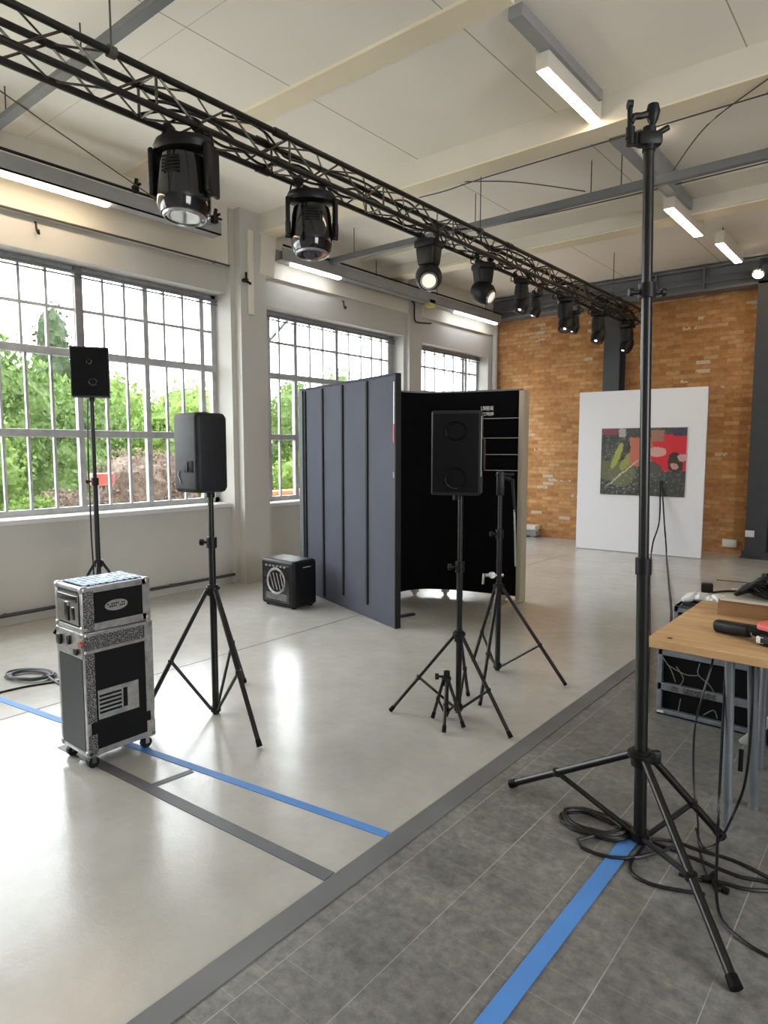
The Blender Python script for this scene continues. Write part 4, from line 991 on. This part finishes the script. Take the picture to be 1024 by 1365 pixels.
def print_mat():
    """abstract collage: dark grey ground, olive strokes, red field with pale shapes; object space, x 0..1.15 z 0..0.95"""
    m, n, l, b_ = new_mat('abstract_print'); tc = n.new('ShaderNodeTexCoord').outputs['Object']
    sp = n.new('ShaderNodeSeparateXYZ'); l.new(tc, sp.inputs[0]); X = sp.outputs['X']; Z = sp.outputs['Z']
    nz = noise(n, l, tc, 9, 8, .75); nf = noise(n, l, tc, 34, 6, .7)
    wx = mathn(n, l, 'ADD', X, mathn(n, l, 'MULTIPLY', mathn(n, l, 'SUBTRACT', nz, .5), .12))
    wz = mathn(n, l, 'ADD', Z, mathn(n, l, 'MULTIPLY', mathn(n, l, 'SUBTRACT', nf, .5), .07))
    c = ramp(n, l, nz, [(.35, (.025, .028, .027)), (.55, (.075, .078, .070)), (.7, (.14, .14, .12))])
    speck = mathn(n, l, 'GREATER_THAN', nf, .60); c = mixc(n, l, mathn(n, l, 'MULTIPLY', speck, .5), c, (.42, .42, .36))
    def ell(cx, cz, rx, rz, ang=0):
        dx = mathn(n, l, 'SUBTRACT', wx, cx); dz = mathn(n, l, 'SUBTRACT', wz, cz)
        u = mathn(n, l, 'DIVIDE', mathn(n, l, 'ADD', mathn(n, l, 'MULTIPLY', dx, cos(ang)), mathn(n, l, 'MULTIPLY', dz, sin(ang))), rx)
        v_ = mathn(n, l, 'DIVIDE', mathn(n, l, 'SUBTRACT', mathn(n, l, 'MULTIPLY', dz, cos(ang)), mathn(n, l, 'MULTIPLY', dx, sin(ang))), rz)
        return mathn(n, l, 'LESS_THAN', mathn(n, l, 'ADD', mathn(n, l, 'MULTIPLY', u, u), mathn(n, l, 'MULTIPLY', v_, v_)), 1)
    def rect(x0, x1, z0, z1):
        a = mathn(n, l, 'LESS_THAN', mathn(n, l, 'ABSOLUTE', mathn(n, l, 'SUBTRACT', wx, (x0+x1)/2)), (x1-x0)/2)
        c_ = mathn(n, l, 'LESS_THAN', mathn(n, l, 'ABSOLUTE', mathn(n, l, 'SUBTRACT', wz, (z0+z1)/2)), (z1-z0)/2)
        return mathn(n, l, 'MULTIPLY', a, c_)
    L0 = [(ell(.12, .35, .22, .14), (.13, .14, .07)), (ell(.30, .30, .20, .18, .6), (.15, .16, .09)),
          (ell(.23, .56, .20, .045, 1.2), (.36, .38, .08)), (ell(.38, .50, .17, .06, .95), (.30, .31, .09)),
          (rect(.40, .75, .42, .82), (.50, .16, .10)), (rect(.70, 1.15, .36, .86), (.62, .03, .045)), (rect(.68, .86, .76, .92), (.34, .17, .12)),
          (rect(.0, .24, .86, .95), (.22, .05, .08)), (rect(.24, .34, .83, .95), (.40, .40, .36)), (rect(.98, 1.15, .84, .95), (.06, .05, .10)),
          (ell(.77, .62, .13, .07), (.62, .36, .32)), (ell(1.02, .47, .10, .15), (.05, .045, .03)), (ell(1.00, .42, .05, .045), (.50, .25, .24)), (ell(1.11, .54, .06, .05), (.55, .33, .33)),
          (rect(.62, 1.15, .0, .34), (.065, .07, .065)), (ell(.72, .36, .14, .12, -.6), (.09, .09, .08)), (ell(.33, .33, .36, .010, .72), (.60, .50, .36))]
    for mk, co in L0: c = mixc(n, l, mk, c, co)
    sp2 = mathn(n, l, 'MULTIPLY', mathn(n, l, 'GREATER_THAN', nf, .58), mathn(n, l, 'LESS_THAN', Z, .36))
    c = mixc(n, l, mathn(n, l, 'MULTIPLY', sp2, .45), c, (.40, .41, .36))
    l.new(c, b_.inputs['Base Color']); b_.inputs['Roughness'].default_value = .35
    return m
pt = MB().b2((0, -.012, 0), (1.15, 0, .955)); o = pt.build('abstract_print', print_mat(), smooth=False)
o.location = b0 + dB*.345 + nB*.001 + Vector((0, 0, .835)); o.rotation_euler = (0, 0, aB)
tag(o, 'dark and red abstract print mounted on the white display board', 'poster')

# cables from the print down to the floor and the rack
def onB(u, off, z): return b0 + dB*u + nB*off + Vector((0, 0, z))
wire('display_cable', [onB(1.19, .035, 1.05), onB(1.185, .035, .95), P(879, 695, y=9.45), P(871, 722, y=9.42), P(868, 742, z=.02), P(866, 775, z=.012), P(866, 830, z=.012), P(863, 900, z=.012), P(858, 950, z=.012)], .011, 'left of the two black cables hanging from the print, running to the tall stand', 'cable', 'cable')
wire('display_cable', [onB(1.20, .035, 1.05), onB(1.21, .035, .95), P(886, 700, y=9.45), P(888, 725, y=9.42), P(889, 745, z=.02), P(892, 780, z=.012), P(895, 815, z=.012), P(893, 850, z=.012)], .011, 'right of the two black cables hanging from the print, running to the rack', 'cable', 'cable')

# outlets, vent
t = tag(MB().box((-2.10, BY-.012, .15), (.19, .024, .11), bevel=.004).build('wall_socket', 'white'), 'white double socket low on the brick wall', 'socket')
tag(MB().box((-1.80, 10.108, .34), (.11, .022, .09), bevel=.003).build('notice_plate', 'white'), 'small white plate low on the charcoal column', 'sign')
t = thing('wall_heater', 'low grey and white box at the foot of the brick wall', 'heater', (-5.25, 10.3, 0))
MB().b2((-5.5, 10.22, .02), (-5.04, 10.39, .10)).build('heater_body', 'steel_mid', t, False)
MB().b2((-5.5, 10.20, .13), (-5.04, 10.39, .20)).b2((-5.48, 10.24, .10), (-5.06, 10.38, .13)).b2((-5.45, 10.25, 0), (-5.40, 10.36, .02)).b2((-5.15, 10.25, 0), (-5.10, 10.36, .02)).build('top_cover', 'white', t, False)

# ============================================================ WORKBENCH
TX0, TX1, TYa, TYb, TZ, TT = -.828, 1.0, 2.685, 3.55, .74, .036
t = thing('workbench', 'honey-coloured wooden workbench on grey tube legs at the right edge', 'table', (.1, 3.1, 0))
MB().b2((TX0, TYa, TZ-TT), (TX1, TYb, TZ), .003).build('tabletop', 'wood', t, False)
def leg(a, c, r=.0185):
    MB().cyl(a, c, r).cyl((a[0], a[1], 0), (a[0], a[1], .02), r*1.2).build('leg', 'tube_grey', t)
leg((-.525, 2.80, .0), (-.545, 2.80, TZ-TT)); leg((-.47, 3.02, 0), (-.475, 2.84, TZ-TT))
leg((.85, 2.78, .0), (.85, 2.78, TZ-TT)); leg((.85, 3.45, .0), (.85, 3.45, TZ-TT))
MB().b2((-.56, 2.76, TZ-TT-.015), (-.44, 3.45, TZ-TT)).build('leg_bracket', 'tube_grey', t, False)
leg((-.52, 3.44, 0), (-.52, 3.44, TZ-TT-.01))
MB().cyl((TX0+.075, TYa+.055, TZ-.001), (TX0+.075, TYa+.055, TZ+.0015), .010).build('screw_cap', 'black', t)
g = MB().b2((-.497, 2.80, .24), (-.480, 2.81, .33), .003); g.build('leg_clip', 'black', t)
# raised shelf on the bench
t = thing('raised_shelf', 'low raised wooden shelf standing on the back of the workbench', 'shelf', (-.3, 3.4, TZ))
MB().b2((-.70, 3.285, TZ), (-.15, 3.31, TZ+.07)).b2((-.70, 3.31, TZ), (-.67, 3.52, TZ+.07)).build('shelf_front', 'wood_dark', t, False)
MB().b2((-.69, 3.27, TZ+.07), (.35, 3.53, TZ+.082), .002).build('shelf_board', 'pale_ply', t, False)
MB().b2((.30, 3.30, TZ), (.33, 3.52, TZ+.07)).build('shelf_side', 'wood_dark', t, False)
# small clear box beside shelf
tag(MB().box((-.42, 3.20, TZ+.045), (.10, .10, .09), bevel=.006).build('storage_box', mat('smoky_plastic', (.34, .28, .24), .2, var=.5, vscale=40)), 'small smoky plastic box on the workbench beside the raised shelf', 'box')
# pile of black straps and cables on the shelf
t = thing('cable_heap', 'tangled heap of black cables and straps on the raised shelf', 'cables', (-.3, 3.4, TZ+.082), kind='stuff')
rr = random.Random(11); g = MB(); hz = TZ+.082
def hh(x): return max(.014, min(.22, (x+.64)*.80))
for k in range(80):
    x = rr.uniform(-.60, .25) if k % 2 else rr.uniform(-.60, -.30); y = rr.uniform(3.31, 3.47); H_ = hh(x); pts = []
    a = rr.uniform(-.5, .5)
    for j in range(7):
        xx = max(-.63, min(.33, x + (j-3)*.05*cos(a))); yy = max(3.29, min(3.5, y+(j-3)*.03*sin(a)+rr.uniform(-.02, .02)))
        pts.append((xx, yy, hz+.009+min(hh(xx), max(0, rr.uniform(.1, 1)*H_))))
    g.tube(spline(pts, 3), rr.uniform(.005, .011), 6)
for k in range(30):
    x = rr.uniform(-.52, .2) if k % 2 else rr.uniform(-.55, -.3); H_ = hh(x); g.box((x, rr.uniform(3.33, 3.46), hz+.01+rr.uniform(.1, .8)*H_), (rr.uniform(.06, .15), .04, .02), rot=(rr.uniform(-.2, .2), rr.uniform(-.5, .0), rr.uniform(-.6, .6)), bevel=.005)
g.build('tangled_cables', 'black', t)
# little device with rod
t = thing('small_device', 'small black device on a thin arm at the far left of the workbench shelf', 'device', (-.74, 3.40, TZ))
MB().box((-.775, 3.40, TZ+.095), (.052, .03, .048), rot=(0, 0, .3), bevel=.008).build('device_body', 'black', t)
MB().tube(spline([(-.75, 3.40, TZ+.075), (-.70, 3.40, TZ+.088), (-.64, 3.40, TZ+.096), (-.56, 3.39, TZ+.10)], 5), .006, 6).build('arm', 'black_metal', t)
MB().cyl((-.74, 3.42, TZ+.135), (-.45, 3.45, TZ+.135), .0022, seg=6).build('rod', 'wire', t)
# cordless tool
t = thing('power_tool', 'black and coral red cordless tool lying on the workbench', 'tool', (-.5, 2.92, TZ))
g = MB().box((-.565, 2.945, TZ+.030), (.165, .05, .052), rot=(0, R(-4), R(-22)), bevel=.018, seg=4); g.box((-.52, 2.935, TZ+.052), (.13, .022, .012), rot=(0, R(-5), R(-20)), bevel=.004); g.build('tool_barrel', 'black', t)
g = MB().box((-.455, 2.90, TZ+.042), (.09, .06, .036), rot=(0, 0, R(-20)), bevel=.012, seg=3); g.build('handle_block', 'black_matte', t)
g = MB().box((-.405, 2.895, TZ+.056), (.13, .075, .055), rot=(0, R(4), R(-20)), bevel=.018, seg=4); g.cyl((-.43, 2.90, TZ+.075), (-.40, 2.89, TZ+.092), .008); g.build('red_housing', 'red', t)
g = MB().box((-.395, 2.868, TZ+.022), (.12, .07, .044), rot=(0, 0, R(-20)), bevel=.012, seg=3); g.build('battery', 'black', t)
g = MB().box((-.452, 2.858, TZ+.022), (.030, .012, .026), rot=(0, 0, R(-20)), bevel=.002); g.build('sticker', 'white', t)
g = MB().cyl((-.487, 2.895, TZ+.035), (-.482, 2.883, TZ+.035), .010); g.build('dial', 'alu', t)
# racks
def rack(x0, x1, y0, y1, z0, z1, label, bars):
    t = thing('equipment_rack', label, 'equipment rack', ((x0+x1)/2, (y0+y1)/2, z0), 'equipment racks behind the workbench')
    MB().b2((x0+.006, y0+.03, z0+.006), (x1-.006, y1, z1-.006)).build('rack_body', 'case_black', t, False)
    f = MB(); e = .024
    f.b2((x0, y0, z0), (x0+e, y1, z1), .003).b2((x1-e, y0, z0), (x1, y1, z1), .003)
    for z, hgt in bars: f.b2((x0, y0, z), (x1, y0+.03, z+hgt), .003)
    f.b2((x0, y0, z1-.012), (x1, y1, z1), .003); f.b2((x0, y0, z0), (x1, y1, z0+.012))
    f.build('rack_frame', 'alu_blue', t, False)
    return t
rk = rack(-1.10, -.60, 3.79, 4.20, 0, .385, 'lower grey equipment rack with wires, under the workbench end', [(0, .035), (.145, .042), (.345, .04)])
g = MB()
for q in ([(-1.08, 3.785, .34), (-1.03, 3.78, .28), (-1.00, 3.78, .21)], [(-.88, 3.78, .34), (-.885, 3.775, .28), (-.83, 3.77, .24), (-.80, 3.77, .20)], [(-1.05, 3.78, .30), (-.95, 3.775, .265), (-.88, 3.775, .275)], [(-.98, 3.785, .19), (-.96, 3.78, .24), (-1.0, 3.78, .30)],
          [(-.85, 3.78, .06), (-.80, 3.775, .10), (-.78, 3.775, .06)], [(-.98, 3.78, .04), (-.97, 3.78, .12)]):
    g.tube(spline(q, 5), .0028, 5)
g.build('rack_wires', mat('grey_rack_wire', (.2, .2, .2), .4), rk)
MB().b2((-1.095, 3.784, .015), (-1.06, 3.79, .026)).build('sticker', 'white', rk, False)
MB().b2((-1.02, 3.784, .155), (-.99, 3.79, .180)).b2((-.96, 3.784, .150), (-.80, 3.79, .182)).build('control_strip', 'hammered', rk, False)
rk = rack(-1.03, -.62, 3.80, 4.18, .387, .635, 'upper small rack with wires, stacked on the lower rack', [(.387, .02), (.60, .035)])
g = MB()
for k in range(5): g.tube(spline([(-1.0+k*.05, 3.80, .58), (-.99+k*.05, 3.79, .54), (-.985+k*.045, 3.79, .50)], 4), .004, 5)
g.build('rack_wires', 'pale_line', rk)
# white film wrap on the upper rack
t = thing('plastic_wrap', 'crumpled white plastic wrap on a black tray on the upper rack', 'wrap', (-.90, 3.92, .636))
MB().box((-.87, 3.92, .643), (.26, .16, .014), bevel=.003).build('tray', 'black', t)
g = MB(); rr = random.Random(4)
for k in range(9):
    g.box((-.97+k*.03+rr.uniform(-.01, .01), 3.92+rr.uniform(-.03, .03), .672+rr.uniform(-.008, .012)), (.07, .07, .035), rot=(rr.uniform(-.5, .5), rr.uniform(-.5, .5), rr.uniform(0, 3)), bevel=.012)
g.build('film', 'film', t)
# slanted pale folded stand under the bench
t = thing('folded_trolley', 'pale grey folded stand leaning under the right of the workbench', 'stand', (-.35, 3.7, 0))
v0 = P(1001, 988, z=.02); 
MB().box((0, 0, 0), (.04, .03, .62), M4=Matrix.Translation(v0+Vector((.15, .0, .22))) @ Euler((0, R(38), 0)).to_matrix().to_4x4(), bevel=.006).build('strut', mat('light_grey_metal', (.45, .45, .44), .4, metal=.3), t)
MB().b2((v0.x+.06, v0.y+.02, 0), (v0.x+.55, v0.y+.28, .10), .02).build('foot_box', 'black', t)
MB().box((v0.x+.24, v0.y+.10, .25), (.22, .12, .20), rot=(0, R(25), 0), bevel=.03).build('dark_bag', 'black_matte', t)

# ============================================================ CABLES AROUND THE TALL STAND
z = .007
v = P(797, 1104, z=0)
coil((v.x-.02, v.y), .14, .085, 9, .0065, 'coil of black cable at the foot of the tall pole stand', 'cable', 8, [tuple(P(q[0], q[1], z=.008)) for q in ((770, 1120), (795, 1138), (835, 1144), (870, 1138), (900, 1128))], rot=.15)
FC = 'loose black cables on the tiled floor'
def fc(pts, label, r=.0062):
    return wire('floor_cable', [P(q[0], q[1], z=(q[2] if len(q) > 2 else .007)) for q in pts], r, label, 'cable', 'cable', FC, 6)
fc([(862, 1124), (842, 1148), (843, 1164), (862, 1176), (890, 1184), (940, 1192)], 'black cable looping forward over the tiles from the tall stand')
fc([(870, 1122), (900, 1134), (940, 1150), (985, 1168), (1024, 1176), (1100, 1200)], 'black cable running from the tall stand under the workbench, nearer one')
fc([(868, 1118), (900, 1122), (935, 1134), (975, 1146), (1010, 1162), (1060, 1190), (1120, 1225)], 'black cable running from the tall stand under the workbench, farther one')
fc([(905, 1165), (930, 1172), (960, 1176), (1000, 1186), (1060, 1188)], 'black cable crossing the tiles beneath the workbench leg')
wire('hanging_cable', [P(951, 876, y=2.80), P(948, 890, y=2.76), P(936, 930, y=2.72), P(926, 975, y=2.70), P(925, 1040, y=2.66), P(930, 1085, y=2.62), P(932, 1125, z=.008), P(940, 1160, z=.008), P(952, 1178, z=.008)], .0042, 'thin black cable hanging from the bench edge to the floor', 'cable', 'cable')
wire('hanging_cable', [P(1004, 888, y=2.78), P(1002, 960, y=2.74), P(994, 1040, y=2.74), P(978, 1085, y=2.76), P(958, 1122, z=.02), P(938, 1130, z=.008), P(928, 1105, z=.03)], .0052, 'thick black cable drooping from the bench beside the rear leg', 'cable', 'cable')
wire('hanging_cable', [P(968, 880, y=2.80), P(962, 1000, y=2.76), P(958, 1080, y=2.70), P(956, 1140, y=2.5), P(955, 1190, z=.012), P(962, 1225, z=.008), P(985, 1250, z=.008), P(1024, 1274, z=.008), P(1090, 1300, z=.008)], .0052, 'black cable running down the front bench leg and off to the right', 'cable', 'cable')
g = MB(); 
for q in ((945, 1172), (955, 1180), (950, 1168), (962, 1184)): v = P(q[0], q[1], z=.012); g.box(v, (.05, .018, .018), rot=(0, 0, rnd.uniform(0, 3)), bevel=.004)
tag(g.build('plug_cluster', 'black'), 'cluster of black plugs on the tiles under the workbench', 'plug')

# ============================================================ LIGHT
w = bpy.data.worlds.new('overcast_sky'); SC.world = w; w.use_nodes = True
bg = w.node_tree.nodes['Background']; bg.inputs[0].default_value = (.93, .965, 1.0, 1); bg.inputs[1].default_value = 1.0
WORLD = 7.0
bg.inputs[1].default_value = WORLD
PORT = [((OX-.03, (a+c)/2, (z0+z1)/2), (1, 0, 0), c-a, z1-z0) for a, c, z0, z1 in O]
PORT += [((X1+.23, (a+c)/2, 2.15), (-1, 0, 0), c-a, 2.5) for a, c in OR] + [(((a+c)/2, Y0-.23, 2.15), (0, 1, 0), c-a, 2.5) for a, c in OF]  # portal for the added right wall opening; the front list is empty
for loc, nrm, sa, sb in PORT:
    ld = bpy.data.lights.new('window_portal', 'AREA'); ld.shape = 'RECTANGLE'; ld.size = sa; ld.size_y = sb
    ld.cycles.is_portal = True
    lo = bpy.data.objects.new('window_portal', ld); COL.objects.link(lo); lo.location = loc
    lo.rotation_euler = Vector(nrm).to_track_quat('-Z', 'Y').to_euler()

vs = SC.view_settings; vs.view_transform = 'Standard'; vs.look = 'None'; vs.gamma = 1; vs.use_curve_mapping = False
vs.exposure = .80
cy = SC.cycles; cy.max_bounces = 10; cy.diffuse_bounces = 6; cy.glossy_bounces = 4; cy.transparent_max_bounces = 12
cy.use_denoising = True; cy.sample_clamp_indirect = 8; cy.caustics_reflective = False; cy.caustics_refractive = False
